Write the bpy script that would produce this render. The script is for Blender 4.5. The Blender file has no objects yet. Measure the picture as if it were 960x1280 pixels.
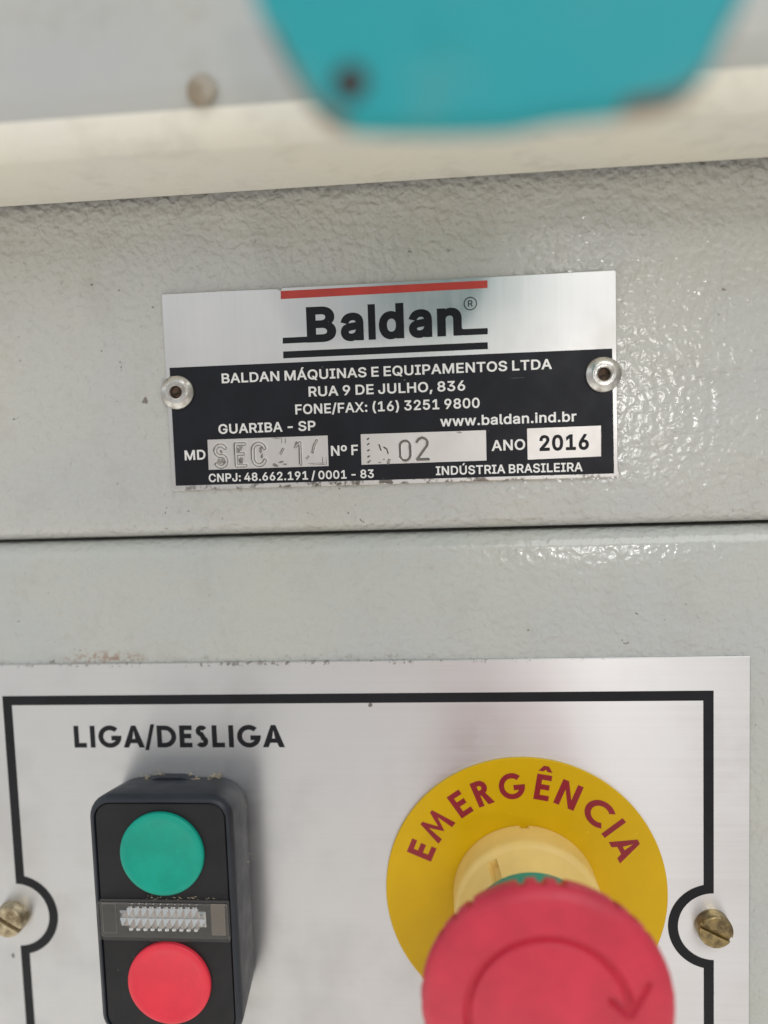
import bpy, bmesh, math, random
from mathutils import Vector, Matrix
from mathutils.geometry import delaunay_2d_cdt
random.seed(7)
C = bpy.context.scene
COL = C.collection
R = math.radians
MM = 0.001


def W(p):
    """cabinet coordinates in mm (x right, y up, z out of the cabinet) to world metres"""
    return Vector((p[0] * MM, -p[2] * MM, p[1] * MM))


# ------------------------------------------------------------------ camera
cam = bpy.data.cameras.new('camera')
cam_o = bpy.data.objects.new('camera', cam)
COL.objects.link(cam_o)
CAM_ROT = Matrix(((0.996449, 0.027811, 0.079469), (-0.033562, 0.996842, 0.071966), (-0.077216, -0.074378, 0.994236)))
B = Matrix(((1, 0, 0), (0, 0, -1), (0, 1, 0)))          # cabinet axes to world axes
m = (B @ CAM_ROT).to_4x4()
m.translation = W((-15.656, 94.081, 151.139))
cam_o.matrix_world = m
cam.sensor_fit = 'VERTICAL'
cam.sensor_height = 24.0
cam.sensor_width = 18.0
cam.lens = 24.0 * 899.35 / 1280.0
cam.clip_start = 0.003
cam.clip_end = 60.0
cam.dof.use_dof = True
cam.dof.focus_distance = 0.1505
cam.dof.aperture_fstop = 2.9
C.camera = cam_o

# ------------------------------------------------------------------ light
C.view_settings.view_transform = 'Standard'
C.view_settings.look = 'None'
C.view_settings.exposure = 0.0
C.view_settings.gamma = 1.0
world = bpy.data.worlds.new('World')
C.world = world
world.use_nodes = True
wn, wl = world.node_tree.nodes, world.node_tree.links
wbg = wn['Background']
wtc = wn.new('ShaderNodeTexCoord')
wsep = wn.new('ShaderNodeSeparateXYZ')
wl.new(wtc.outputs['Generated'], wsep.inputs[0])
wmap = wn.new('ShaderNodeMapRange')
wmap.inputs[1].default_value = -1.0
wmap.inputs[2].default_value = 1.0
wl.new(wsep.outputs['Z'], wmap.inputs[0])
wr = wn.new('ShaderNodeValToRGB')
wl.new(wmap.outputs[0], wr.inputs[0])
el = wr.color_ramp.elements
el[0].position = 0.0
el[0].color = (1.70, 1.63, 1.50, 1)          # sunlit concrete below
el[1].position = 1.0
el[1].color = (0.30, 0.32, 0.34, 1)          # the shelter roof above
for pos, c in ((0.22, (1.30, 1.25, 1.15, 1)), (0.36, (0.89, 0.865, 0.82, 1)), (0.46, (0.55, 0.53, 0.51, 1)), (0.54, (0.52, 0.53, 0.54, 1)), (0.62, (0.95, 0.97, 1.0, 1)), (0.80, (0.85, 0.90, 0.95, 1))):
    e = el.new(pos)
    e.color = c
wside = wn.new('ShaderNodeMapRange')          # added falloff: surroundings brighter on the left, for the reflections
wside.inputs[1].default_value, wside.inputs[2].default_value = -0.9, 0.9
wside.inputs[3].default_value, wside.inputs[4].default_value = 1.15, 0.62
wl.new(wsep.outputs['X'], wside.inputs[0])
wmul = wn.new('ShaderNodeVectorMath')
wmul.operation = 'SCALE'
# pink patch added to the world for the photographer, just right of the camera
wdot = wn.new('ShaderNodeVectorMath')
wdot.operation = 'DOT_PRODUCT'
wl.new(wtc.outputs['Generated'], wdot.inputs[0])
wdot.inputs[1].default_value = Vector((0.13, -0.93, -0.30)).normalized()
wpat = wn.new('ShaderNodeMapRange')
wpat.interpolation_type = 'SMOOTHSTEP'
wpat.inputs[1].default_value, wpat.inputs[2].default_value = 0.93, 0.985
wpat.inputs[4].default_value = 0.85
wl.new(wdot.outputs['Value'], wpat.inputs[0])
wmix = wn.new('ShaderNodeMix')
wmix.data_type = 'RGBA'
wmix.inputs[7].default_value = (0.90, 0.70, 0.65, 1)
wl.new(wpat.outputs[0], wmix.inputs[0])
wl.new(wr.outputs[0], wmix.inputs[6])
wl.new(wmix.outputs[2], wmul.inputs[0])
wl.new(wside.outputs[0], wmul.inputs['Scale'])
wl.new(wmul.outputs[0], wbg.inputs[0])
wbg.inputs[1].default_value = 0.82


def lamp(name, loc, target, size, size_y, power, color):
    l = bpy.data.lights.new(name, 'AREA')
    l.shape = 'RECTANGLE'
    l.size, l.size_y = size, size_y
    l.energy = power
    l.color = color
    o = bpy.data.objects.new(name, l)
    COL.objects.link(o)
    o.location = W(loc)
    o.rotation_euler = (W(target) - W(loc)).to_track_quat('-Z', 'Y').to_euler()
    return o


# unseen soft key lamp, added high in front and to the right
lamp('soft_key_light', (450, 760, 850), (-20, 60, 0), 1.0, 0.7, 6.0, (1.0, 0.985, 0.96))
# small bright gap behind the photographer that glints in the paint
lamp('gap_light', (440, 240, 2000), (15, 95, 0), 0.085, 0.075, 2.3, (1.0, 0.98, 0.95))


# ------------------------------------------------------------------ materials
def mat(name, color, rough=0.5, metal=0.0, **kw):
    mt = bpy.data.materials.new(name)
    mt.use_nodes = True
    b = mt.node_tree.nodes['Principled BSDF']
    b.inputs['Base Color'].default_value = (*color, 1)
    b.inputs['Roughness'].default_value = rough
    b.inputs['Metallic'].default_value = metal
    for k, v in kw.items():
        b.inputs[k.replace('_', ' ')].default_value = v
    return mt


class N:
    """small helper to wire nodes of one material"""
    def __init__(self, mt):
        self.t = mt.node_tree
        self.b = self.t.nodes['Principled BSDF']
        self.tc = self.t.nodes.new('ShaderNodeTexCoord')

    def new(self, kind, **kw):
        n = self.t.nodes.new('ShaderNode' + kind)
        for k, v in kw.items():
            setattr(n, k, v)
        return n

    def link(self, a, b):
        self.t.links.new(a, b)

    def coord(self, scale=(1, 1, 1), which='Object'):
        mp = self.new('Mapping')
        mp.inputs['Scale'].default_value = scale
        self.link(self.tc.outputs[which], mp.inputs[0])
        return mp.outputs[0]

    def noise(self, scale, detail=2.0, rough=0.5, vec=None, dist=0.0):
        n = self.new('TexNoise')
        n.inputs['Scale'].default_value = scale
        n.inputs['Detail'].default_value = detail
        n.inputs['Roughness'].default_value = rough
        n.inputs['Distortion'].default_value = dist
        self.link(vec or self.tc.outputs['Object'], n.inputs['Vector'])
        return n.outputs['Fac']

    def ramp(self, fac, *stops):
        r = self.new('ValToRGB')
        e = r.color_ramp.elements
        e[0].position, e[0].color = stops[0][0], self.c4(stops[0][1])
        e[1].position, e[1].color = stops[-1][0], self.c4(stops[-1][1])
        for p, c in stops[1:-1]:
            x = e.new(p)
            x.color = self.c4(c)
        self.link(fac, r.inputs[0])
        return r.outputs[0]

    @staticmethod
    def c4(c):
        return (c, c, c, 1) if isinstance(c, (int, float)) else (*c, 1)

    def math(self, op, a, b=0.0, clamp=False):
        n = self.new('Math', operation=op)
        n.use_clamp = clamp
        for i, v in enumerate((a, b)):
            if isinstance(v, (int, float)):
                n.inputs[i].default_value = v
            else:
                self.link(v, n.inputs[i])
        return n.outputs[0]

    def mix(self, fac, a, b):
        n = self.new('Mix', data_type='RGBA')
        for s, v in ((n.inputs[0], fac), (n.inputs[6], a), (n.inputs[7], b)):
            if isinstance(v, (int, float)):
                s.default_value = v
            elif isinstance(v, tuple):
                s.default_value = self.c4(v)
            else:
                self.link(v, s)
        return n.outputs[2]

    def bump(self, h, strength, dist, normal=None):
        n = self.new('Bump')
        n.inputs['Strength'].default_value = strength
        n.inputs['Distance'].default_value = dist
        self.link(h, n.inputs['Height'])
        if normal:
            self.link(normal, n.inputs['Normal'])
        self.link(n.outputs[0], self.b.inputs['Normal'])
        return n.outputs[0]

    def patch(self, cx, cy, rx, ry):
        """soft elliptic mask at (cx, cy) mm of object space, 1 at the middle"""
        s = self.new('SeparateXYZ')
        self.link(self.tc.outputs['Object'], s.inputs[0])
        a = self.math('POWER', self.math('DIVIDE', self.math('ADD', s.outputs[0], -cx * MM), rx * MM), 2.0)
        b = self.math('POWER', self.math('DIVIDE', self.math('ADD', s.outputs[2], -cy * MM), ry * MM), 2.0)
        return self.math('SUBTRACT', 1.0, self.math('ADD', a, b), True)


def paint(name, color, stain=None, bumpy=0.50, chip=0.8, spots=0.5, gloss=1.0):
    mt = mat(name, color, 0.55, 0.0, Specular_IOR_Level=0.25, Coat_Weight=gloss)
    n = N(mt)
    big = n.noise(28, 3)
    base = n.mix(n.ramp(big, (0.35, 0.0), (0.65, 1.0)), color, tuple(c * f for c, f in zip(color, (1.05, 1.03, 0.97))))
    # small chips and grime caught in the texture
    dots = n.noise(400, 2, 0.6)
    where = n.noise(45, 2)
    chips = n.math('MULTIPLY', n.ramp(dots, (0.678, 0.0), (0.71, 1.0)), n.ramp(where, (spots, 0.0), (spots + 0.1, chip)))
    base = n.mix(chips, base, (0.10, 0.075, 0.05))
    haze = n.math('MULTIPLY', n.ramp(n.noise(90, 4, 0.7), (0.52, 0.0), (0.75, 1.0)), 0.22)
    base = n.mix(haze, base, (0.30, 0.26, 0.20))
    if stain:
        for (cx, cy, rx, ry, colr, amt, sc, lo) in stain:
            k = n.math('MULTIPLY', n.patch(cx, cy, rx, ry), n.ramp(n.noise(sc, 4, 0.7), (lo, 0.0), (lo + 0.1, amt)))
            base = n.mix(k, base, colr)
    n.link(base, n.b.inputs['Base Color'])
    n.link(n.ramp(n.noise(60, 3), (0.3, 0.12), (0.7, 0.21)), n.b.inputs['Coat Roughness'])
    w = n.noise(580, 1.5, 0.4, dist=0.25)
    h = n.math('ADD', n.ramp(w, (0.22, 0.0), (0.75, 1.0)), n.math('MULTIPLY', n.noise(130, 2), 0.8))
    c = n.new('Bump')                                   # smooth lacquer over a grainier coat
    c.inputs['Strength'].default_value = bumpy * 0.85
    c.inputs['Distance'].default_value = 0.00022
    n.link(h, c.inputs['Height'])
    n.link(c.outputs[0], n.b.inputs['Coat Normal'])
    g = n.math('ADD', h, n.math('MULTIPLY', n.noise(900, 2, 0.5), 0.7))
    n.bump(g, min(1.0, bumpy * 2.2), 0.00042)
    return mt


def brushed(name, along, base=(0.80, 0.785, 0.77), rough=0.30, spots=(), aniso=0.5):
    """aluminium with fine hairlines along x ('x') or along z ('z')"""
    mt = mat(name, base, rough, 1.0)
    n = N(mt)
    sc = (14, 1, 2600) if along == 'x' else (2600, 1, 20)
    v = n.coord(sc)
    fine = n.noise(1.0, 4, 0.65, v)
    v2 = n.coord((sc[0] * 0.3, 1, sc[2] * 0.3))
    wide = n.noise(1.0, 3, 0.6, v2)
    k = n.math('ADD', n.math('MULTIPLY', fine, 0.6), n.math('MULTIPLY', wide, 0.4))
    col = n.mix(n.ramp(k, (0.36, 0.0), (0.64, 1.0)), tuple(c * 0.975 for c in base), tuple(min(1, c * 1.02) for c in base))
    dirt = n.math('MULTIPLY', n.ramp(n.noise(35, 4, 0.65), (0.5, 0.0), (0.8, 1.0)), 0.28)
    col = n.mix(dirt, col, (0.55, 0.50, 0.44))
    specks = n.ramp(n.noise(260, 1), (0.80, 0.0), (0.82, 0.8))
    col = n.mix(specks, col, (0.12, 0.10, 0.08))
    for (cx, cy, rx, ry, colr, amt, s, lo) in spots:
        f = n.math('MULTIPLY', n.math('POWER', n.patch(cx, cy, rx, ry), 0.5), n.ramp(n.noise(s, 3, 0.7), (lo, 0.0), (lo + 0.08, amt)))
        col = n.mix(f, col, colr)
    n.link(col, n.b.inputs['Base Color'])
    prints = n.math('MULTIPLY', n.ramp(n.noise(70, 4, 0.6), (0.45, 0.0), (0.65, 1.0)), 0.07)
    n.link(n.math('ADD', n.ramp(k, (0.3, rough * 0.9), (0.7, rough * 1.06)), prints), n.b.inputs['Roughness'])
    n.b.inputs['Anisotropic'].default_value = aniso
    tg = n.new('Tangent', direction_type='UV_MAP')
    n.link(tg.outputs[0], n.b.inputs['Tangent'])
    n.bump(k, 0.05, 0.00002)
    return mt


def plastic(name, color, rough=0.4, var=0.12, grain=1500, bump=0.08, **kw):
    mt = mat(name, color, rough, 0.0, **kw)
    n = N(mt)
    f = n.ramp(n.noise(110, 4, 0.6), (0.35, 0.0), (0.7, 1.0))
    col = n.mix(f, tuple(c * (1 - var) for c in color), tuple(min(1, c * (1 + var)) for c in color))
    dust = n.ramp(n.noise(420, 3, 0.7), (0.70, 0.0), (0.78, 0.45))
    col = n.mix(dust, col, (0.42, 0.38, 0.31) if sum(color) < 0.3 else tuple(min(1, c * 1.2 + 0.03) for c in color))
    n.link(col, n.b.inputs['Base Color'])
    n.link(n.ramp(n.noise(200, 3), (0.3, rough * 0.85), (0.7, rough * 1.2)), n.b.inputs['Roughness'])
    n.bump(n.noise(grain, 2), bump, 0.00005)
    return mt


def rough_metal(name, c0, c1, rough, scale=500, metal=1.0, bump=0.25):
    mt = mat(name, c0, rough, metal)
    n = N(mt)
    f = n.ramp(n.noise(scale, 4, 0.65), (0.4, 0.0), (0.62, 1.0))
    n.link(n.mix(f, c0, c1), n.b.inputs['Base Color'])
    n.link(n.ramp(f, (0.0, rough), (1.0, min(1, rough + 0.3))), n.b.inputs['Roughness'])
    n.bump(n.noise(scale * 2, 3), bump, 0.0001)
    return mt


GREY = (0.485, 0.492, 0.478)
M_UP = paint('upper_paint', GREY)
M_LOW = paint('lower_paint', (0.475, 0.492, 0.474), bumpy=0.36, spots=0.56, stain=[(-64, 52.0, 12, 2.2, (0.26, 0.11, 0.04), 0.65, 600, 0.47), (-30, 51.6, 66, 1.5, (0.22, 0.19, 0.14), 0.6, 700, 0.54)])
M_HOOD = paint('hood_paint', (0.45, 0.46, 0.455), bumpy=0.06, chip=0.0, gloss=0.3)
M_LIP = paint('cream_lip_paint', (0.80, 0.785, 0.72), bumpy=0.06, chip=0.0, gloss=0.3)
M_SPOT = rough_metal('rust_brown_spot', (0.27, 0.215, 0.15), (0.38, 0.34, 0.28), 0.8, 300, 0.0)
M_TEAL = paint('turquoise_paint', (0.020, 0.315, 0.37), bumpy=0.05, chip=0.0, gloss=0.0)
M_RUST = rough_metal('chipped_rusty_edge', (0.10, 0.045, 0.02), (0.22, 0.16, 0.11), 0.8, 250, 0.0)
M_PLATE = brushed('brushed_name_plate', 'z', (0.70, 0.69, 0.675), 0.33, [(0, -20.4, 60, 0.9, (0.16, 0.14, 0.12), 0.95, 420, 0.50)])
M_VALUE = brushed('bare_value_field', 'z', (0.84, 0.81, 0.775), 0.42)
M_STAMPED = brushed('stamped_value_field', 'z', (0.68, 0.66, 0.635), 0.40)
M_CTRL = brushed('brushed_control_plate', 'x', (0.69, 0.69, 0.695), 0.40, [(-13, 58.2, 75, 0.7, (0.18, 0.15, 0.12), 0.8, 700, 0.55)], 0.85)
M_INK = plastic('dark_blue_black_ink', (0.010, 0.011, 0.016), 0.42, 0.25, 900, 0.06, Specular_IOR_Level=0.25)
nn = N(M_INK)
scr = nn.ramp(nn.noise(1.0, 2, 0.5, nn.coord((60, 1, 2200))), (0.735, 0.0), (0.76, 0.5))
scr = nn.math('MULTIPLY', scr, nn.ramp(nn.noise(50, 2), (0.48, 0.0), (0.6, 1.0)))
old = nn.b.inputs['Base Color'].links[0].from_socket
nn.link(nn.mix(scr, old, (0.22, 0.22, 0.23)), nn.b.inputs['Base Color'])
M_INK2 = plastic('black_print', (0.009, 0.010, 0.013), 0.45, 0.2, Specular_IOR_Level=0.25)
M_WHITE = mat('bare_metal_letters', (0.80, 0.79, 0.765), 0.5, 0.35)
M_RED = plastic('red_print', (0.48, 0.045, 0.035), 0.45)
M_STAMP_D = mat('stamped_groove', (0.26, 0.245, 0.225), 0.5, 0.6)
M_STAMP_L = mat('stamped_groove_floor', (0.62, 0.60, 0.57), 0.42, 0.8)
M_SMUDGE = rough_metal('worn_dark_smudge', (0.14, 0.13, 0.12), (0.42, 0.39, 0.36), 0.6, 900, 0.3)
M_RIVET = rough_metal('aluminium_rivet', (0.66, 0.65, 0.62), (0.40, 0.375, 0.34), 0.24, 420, 1.0, 0.3)
M_CORE = rough_metal('rivet_core', (0.17, 0.11, 0.075), (0.035, 0.028, 0.024), 0.5, 700, 0.7)
M_BRASS = rough_metal('dull_brass', (0.40, 0.31, 0.15), (0.18, 0.14, 0.08), 0.34, 420, 1.0, 0.2)
M_OLDBRASS = rough_metal('tarnished_screw', (0.58, 0.50, 0.35), (0.30, 0.24, 0.15), 0.4, 420, 1.0, 0.18)
M_SLOT = rough_metal('rusty_slot', (0.20, 0.10, 0.03), (0.08, 0.045, 0.02), 0.7, 700, 0.5)
M_BOX = plastic('charcoal_plastic', (0.020, 0.025, 0.034), 0.42, 0.2, 1800, 0.1, Specular_IOR_Level=0.4)
M_FACE = plastic('black_face_plastic', (0.013, 0.013, 0.015), 0.5, 0.2, 2400, 0.12, Specular_IOR_Level=0.3)
M_GREEN = plastic('green_button_plastic', (0.003, 0.335, 0.24), 0.45, 0.12, 1500, 0.08, Specular_IOR_Level=0.3)
M_REDBTN = plastic('red_button_plastic', (0.78, 0.042, 0.068), 0.45, 0.08, 1500, 0.08, Specular_IOR_Level=0.3)
M_MUSH = plastic('faded_red_plastic', (0.60, 0.030, 0.062), 0.46, 0.12, 900, 0.12)
M_YEL = plastic('yellow_sheet', (0.64, 0.40, 0.0), 0.42, 0.035, Specular_IOR_Level=0.3)
M_MAROON = plastic('maroon_print', (0.27, 0.012, 0.022), 0.45, 0.1)
M_CREAM = plastic('cream_yellow_plastic', (0.86, 0.62, 0.20), 0.4, 0.06)
M_INDIC = plastic('teal_ring_plastic', (0.01, 0.30, 0.22), 0.4)
M_CLEAR = mat('clear_lens_plastic', (0.93, 0.93, 0.92), 0.03, 0.0, Transmission_Weight=1.0, IOR=1.3)
M_CHROME = mat('mirror_facets', (0.70, 0.695, 0.69), 0.08, 1.0)
M_SMOKE = plastic('smoky_lens_bed', (0.035, 0.035, 0.035), 0.35)
M_TAN = plastic('tan_lens_end', (0.20, 0.17, 0.14), 0.45)
M_DARK = mat('grimy_bolt', (0.035, 0.035, 0.036), 0.7)
M_FIBRE = plastic('dry_sawdust', (0.48, 0.40, 0.27), 0.9)



# letter outlines: advance, closed loops (cap height 509)
GLYPHS = {
    '(': (273, [[[89,207],[90,235],[92,264],[96,293],[101,324],[107,354],[114,384],[122,413],[132,441],[142,468],[153,494],[164,517],[177,539],[236,539],[223,512],[212,485],[201,457],[191,428],[182,399],[174,370],[167,342],[161,313],[157,285],[154,258],[152,232],[151,207],[152,184],[154,161],[156,138],[160,115],[165,91],[172,67],[179,42],[188,16],[198,-10],[209,-38],[222,-66],[236,-96],[177,-96],[156,-59],[139,-21],[124,16],[111,55],[102,93],[95,131],[90,169]]]),
    ')': (273, [[[37,-96],[52,-66],[64,-37],[76,-9],[86,18],[95,44],[102,69],[108,93],[113,116],[117,139],[120,162],[121,184],[122,207],[121,232],[119,258],[116,285],[112,313],[106,342],[99,370],[91,399],[82,428],[73,457],[62,485],[50,512],[37,539],[97,539],[109,517],[121,494],[131,468],[142,441],[151,413],[159,384],[167,354],[173,323],[178,293],[181,264],[183,235],[184,207],[183,168],[178,130],[171,92],[161,53],[149,15],[134,-22],[117,-59],[97,-96]]]),
    ',': (188, [[[38,-119],[68,71],[137,71],[84,-119]]]),
    '-': (453, [[[337,244],[337,188],[114,188],[114,244]]]),
    '.': (188, [[[95,-4],[86,-4],[78,-1],[70,3],[63,9],[57,16],[53,24],[50,32],[50,41],[50,50],[53,59],[57,66],[63,73],[70,79],[78,83],[86,86],[95,87],[104,86],[113,83],[121,79],[128,73],[134,66],[138,59],[140,50],[141,41],[140,32],[138,24],[134,16],[128,9],[121,3],[113,-1],[104,-4]]]),
    '/': (249, [[[235,533],[71,-76],[14,-76],[178,533]]]),
    '0': (453, [[[227,-7],[199,-5],[174,1],[151,11],[130,24],[111,41],[95,62],[80,86],[69,113],[60,144],[53,178],[49,214],[48,254],[49,294],[53,330],[60,364],[69,395],[81,422],[95,447],[112,467],[130,484],[151,498],[174,508],[200,514],[227,516],[254,514],[279,508],[302,498],[323,484],[342,467],[358,447],[372,422],[384,395],[393,364],[400,330],[404,294],[405,254],[404,214],[400,178],[393,144],[384,113],[373,86],[359,62],[342,41],[323,24],[302,11],[279,1],[254,-5]],[[227,50],[245,51],[261,56],[276,63],[290,74],[303,87],[313,103],[323,122],[330,144],[336,168],[340,194],[343,223],[344,254],[343,285],[340,314],[336,341],[330,365],[323,387],[313,405],[303,422],[290,435],[276,446],[261,453],[245,458],[227,460],[209,458],[192,453],[177,446],[163,435],[151,422],[140,405],[131,387],[123,365],[117,341],[113,314],[110,285],[109,254],[110,223],[113,194],[117,168],[123,144],[131,122],[140,103],[151,87],[163,74],[177,63],[192,56],[209,51]]]),
    '1': (453, [[[76,0],[76,55],[391,55],[391,0]],[[276,509],[276,0],[212,0],[212,448],[209,448],[86,358],[86,427],[198,509]]]),
    '2': (453, [[[64,0],[64,47],[234,229],[248,243],[261,257],[272,270],[282,282],[291,294],[299,305],[305,316],[311,327],[315,337],[318,348],[320,360],[320,371],[319,385],[317,397],[313,408],[308,419],[301,428],[293,436],[283,443],[273,449],[262,454],[250,457],[237,459],[224,460],[209,459],[196,457],[184,453],[172,447],[162,441],[153,433],[145,424],[139,413],[134,402],[130,390],[128,376],[127,362],[66,362],[67,384],[71,405],[77,424],[86,442],[98,459],[111,473],[126,486],[143,496],[162,505],[182,511],[203,514],[225,516],[247,514],[268,511],[288,505],[306,497],[323,486],[337,474],[350,461],[361,445],[370,428],[376,411],[380,392],[381,372],[380,358],[378,345],[375,331],[371,318],[365,304],[357,290],[347,275],[336,259],[322,241],[306,223],[288,202],[267,180],[153,60],[153,57],[389,57],[389,0]]]),
    '3': (453, [[[218,-7],[195,-6],[173,-3],[152,2],[133,10],[114,19],[98,30],[83,43],[70,57],[60,74],[52,91],[46,111],[44,132],[109,132],[111,119],[115,107],[120,97],[126,87],[134,78],[144,71],[154,64],[165,59],[178,55],[191,52],[204,50],[219,50],[234,51],[248,53],[262,56],[275,61],[287,67],[297,74],[307,83],[315,93],[321,104],[325,116],[328,130],[329,145],[328,158],[326,172],[322,184],[316,196],[308,207],[299,217],[288,226],[275,234],[260,240],[242,244],[223,247],[201,248],[157,248],[157,299],[288,448],[288,452],[70,452],[70,509],[372,509],[372,461],[211,278],[211,289],[239,290],[264,288],[287,284],[308,276],[327,265],[344,253],[359,239],[371,222],[381,205],[387,186],[392,166],[393,145],[392,123],[387,103],[380,84],[370,66],[358,50],[344,36],[327,23],[309,12],[288,4],[266,-2],[243,-6]]]),
    '4': (453, [[[40,105],[40,158],[247,509],[311,509],[109,166],[109,163],[413,163],[413,105]],[[282,0],[282,121],[282,146],[282,318],[343,318],[343,0]]]),
    '5': (453, [[[221,-7],[199,-6],[178,-2],[159,3],[140,11],[123,21],[108,32],[94,45],[83,60],[73,76],[66,93],[62,111],[60,130],[122,130],[124,119],[127,108],[132,98],[138,89],[145,80],[154,73],[163,66],[173,60],[184,56],[196,52],[208,50],[221,50],[236,51],[250,53],[264,58],[276,64],[288,72],[298,82],[307,92],[314,104],[320,117],[324,131],[327,146],[328,162],[327,178],[324,193],[320,208],[314,221],[306,233],[297,244],[286,254],[275,262],[262,269],[248,273],[233,276],[218,277],[205,276],[192,275],[180,272],[167,268],[156,264],[145,258],[136,252],[128,246],[67,253],[96,509],[366,509],[366,452],[151,452],[134,301],[136,301],[145,308],[155,315],[166,320],[178,325],[190,329],[203,331],[216,333],[229,334],[247,333],[263,330],[279,326],[294,321],[308,314],[321,306],[334,296],[345,285],[355,273],[364,260],[372,246],[379,231],[384,215],[388,199],[390,181],[391,163],[390,139],[385,117],[379,95],[369,76],[357,57],[343,41],[327,27],[309,15],[289,6],[268,-1],[245,-5]]]),
    '6': (453, [[[226,-7],[203,-5],[182,-1],[161,5],[142,15],[125,26],[109,40],[96,56],[84,74],[75,94],[69,115],[65,138],[64,162],[65,180],[68,199],[73,219],[80,239],[89,261],[102,285],[118,311],[137,340],[252,509],[322,509],[151,261],[145,261],[149,268],[154,275],[159,281],[165,288],[172,293],[179,299],[187,303],[196,307],[205,310],[214,312],[224,314],[235,314],[257,313],[278,309],[298,303],[316,295],[332,284],[346,271],[359,257],[370,240],[378,221],[384,201],[388,180],[389,157],[388,134],[384,112],[377,92],[368,73],[356,55],[343,39],[327,26],[310,14],[291,5],[271,-2],[249,-6]],[[226,48],[241,49],[254,52],[267,56],[279,63],[289,70],[299,79],[307,90],[314,101],[320,114],[324,128],[327,142],[327,157],[327,173],[324,187],[320,201],[314,213],[307,225],[299,235],[289,244],[279,251],[267,258],[254,262],[241,264],[226,265],[212,264],[198,262],[186,258],[174,252],[163,244],[153,235],[145,225],[138,214],[132,201],[128,188],[126,174],[125,158],[126,143],[128,128],[132,114],[138,102],[145,90],[153,79],[163,70],[174,63],[186,56],[198,52],[212,49]]]),
    '8': (453, [[[226,-7],[201,-6],[178,-2],[156,3],[136,11],[117,21],[101,33],[86,47],[74,62],[64,78],[57,96],[53,115],[52,135],[53,151],[55,166],[59,181],[65,195],[72,208],[81,220],[90,231],[101,241],[113,249],[125,256],[139,261],[153,265],[153,267],[135,273],[119,282],[105,293],[93,308],[83,324],[76,342],[72,360],[70,380],[72,399],[75,417],[82,434],[90,450],[101,464],[114,477],[129,488],[146,498],[164,506],[184,511],[204,514],[226,516],[248,514],[269,511],[288,506],[306,498],[323,488],[337,477],[350,464],[361,450],[370,434],[377,417],[380,399],[382,380],[380,361],[376,342],[369,324],[359,308],[347,293],[333,282],[318,273],[300,267],[300,265],[314,261],[327,256],[339,249],[351,241],[362,231],[372,220],[380,208],[387,195],[393,181],[397,166],[400,151],[401,135],[399,115],[395,96],[388,78],[378,62],[366,47],[352,33],[335,21],[317,11],[296,3],[275,-2],[251,-6]],[[226,49],[243,50],[258,52],[272,55],[285,60],[296,66],[307,74],[315,82],[323,91],[329,102],[333,113],[336,126],[337,139],[336,152],[333,165],[329,177],[322,189],[314,199],[305,208],[295,216],[283,223],[270,228],[256,232],[242,234],[226,235],[211,234],[196,232],[182,228],[169,223],[157,216],[147,208],[138,199],[130,189],[123,177],[119,165],[116,152],[115,139],[116,126],[119,113],[123,102],[129,91],[136,82],[145,74],[156,66],[167,60],[180,55],[195,52],[210,50]],[[226,290],[239,290],[252,292],[263,296],[274,300],[284,306],[293,313],[300,321],[307,330],[312,341],[316,351],[318,363],[319,376],[318,388],[316,399],[313,410],[308,420],[301,429],[294,437],[285,444],[275,449],[264,454],[252,457],[240,459],[226,460],[213,459],[200,457],[188,454],[177,449],[167,444],[159,437],[151,429],[145,420],[139,410],[136,399],[134,388],[133,376],[134,363],[136,351],[139,341],[145,330],[151,321],[159,313],[168,306],[178,300],[189,296],[201,292],[213,290]]]),
    '9': (453, [[[226,516],[249,514],[271,510],[291,503],[310,494],[328,482],[343,468],[356,452],[368,434],[377,414],[384,393],[388,371],[389,347],[388,328],[385,309],[380,290],[373,270],[363,248],[350,224],[334,197],[315,168],[200,0],[130,0],[301,248],[307,248],[303,240],[299,234],[294,227],[287,221],[281,215],[273,210],[265,206],[257,202],[248,199],[238,196],[228,195],[218,195],[195,196],[175,199],[155,206],[137,214],[121,225],[106,237],[94,252],[83,269],[74,287],[68,307],[65,329],[64,352],[65,375],[69,397],[75,417],[85,436],[96,454],[110,469],[125,483],[143,494],[162,504],[182,510],[203,514]],[[226,460],[212,459],[199,457],[186,452],[174,446],[163,438],[154,429],[145,419],[138,407],[133,395],[129,381],[126,367],[125,352],[126,336],[129,322],[133,308],[138,295],[145,284],[154,274],[163,265],[174,257],[186,251],[199,247],[212,244],[226,243],[240,244],[254,247],[267,251],[279,257],[289,265],[299,273],[307,284],[314,295],[320,308],[324,321],[327,335],[327,350],[327,366],[324,381],[320,394],[314,407],[307,419],[299,429],[290,438],[279,446],[267,452],[254,457],[241,459]]]),
    ':': (188, [[[95,-4],[86,-4],[78,-1],[70,3],[63,9],[57,16],[53,24],[50,32],[50,41],[50,50],[53,59],[57,66],[63,73],[70,79],[78,83],[86,86],[95,87],[104,86],[113,83],[121,79],[128,73],[134,66],[138,59],[140,50],[141,41],[140,32],[138,24],[134,16],[128,9],[121,3],[113,-1],[104,-4]],[[95,271],[86,272],[78,274],[70,278],[63,284],[57,291],[53,299],[50,307],[50,316],[50,325],[53,334],[57,342],[63,349],[70,354],[78,359],[86,361],[95,362],[104,361],[113,359],[121,354],[128,349],[134,342],[138,334],[140,325],[141,316],[140,307],[138,299],[134,291],[128,284],[121,278],[113,274],[104,272]]]),
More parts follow.
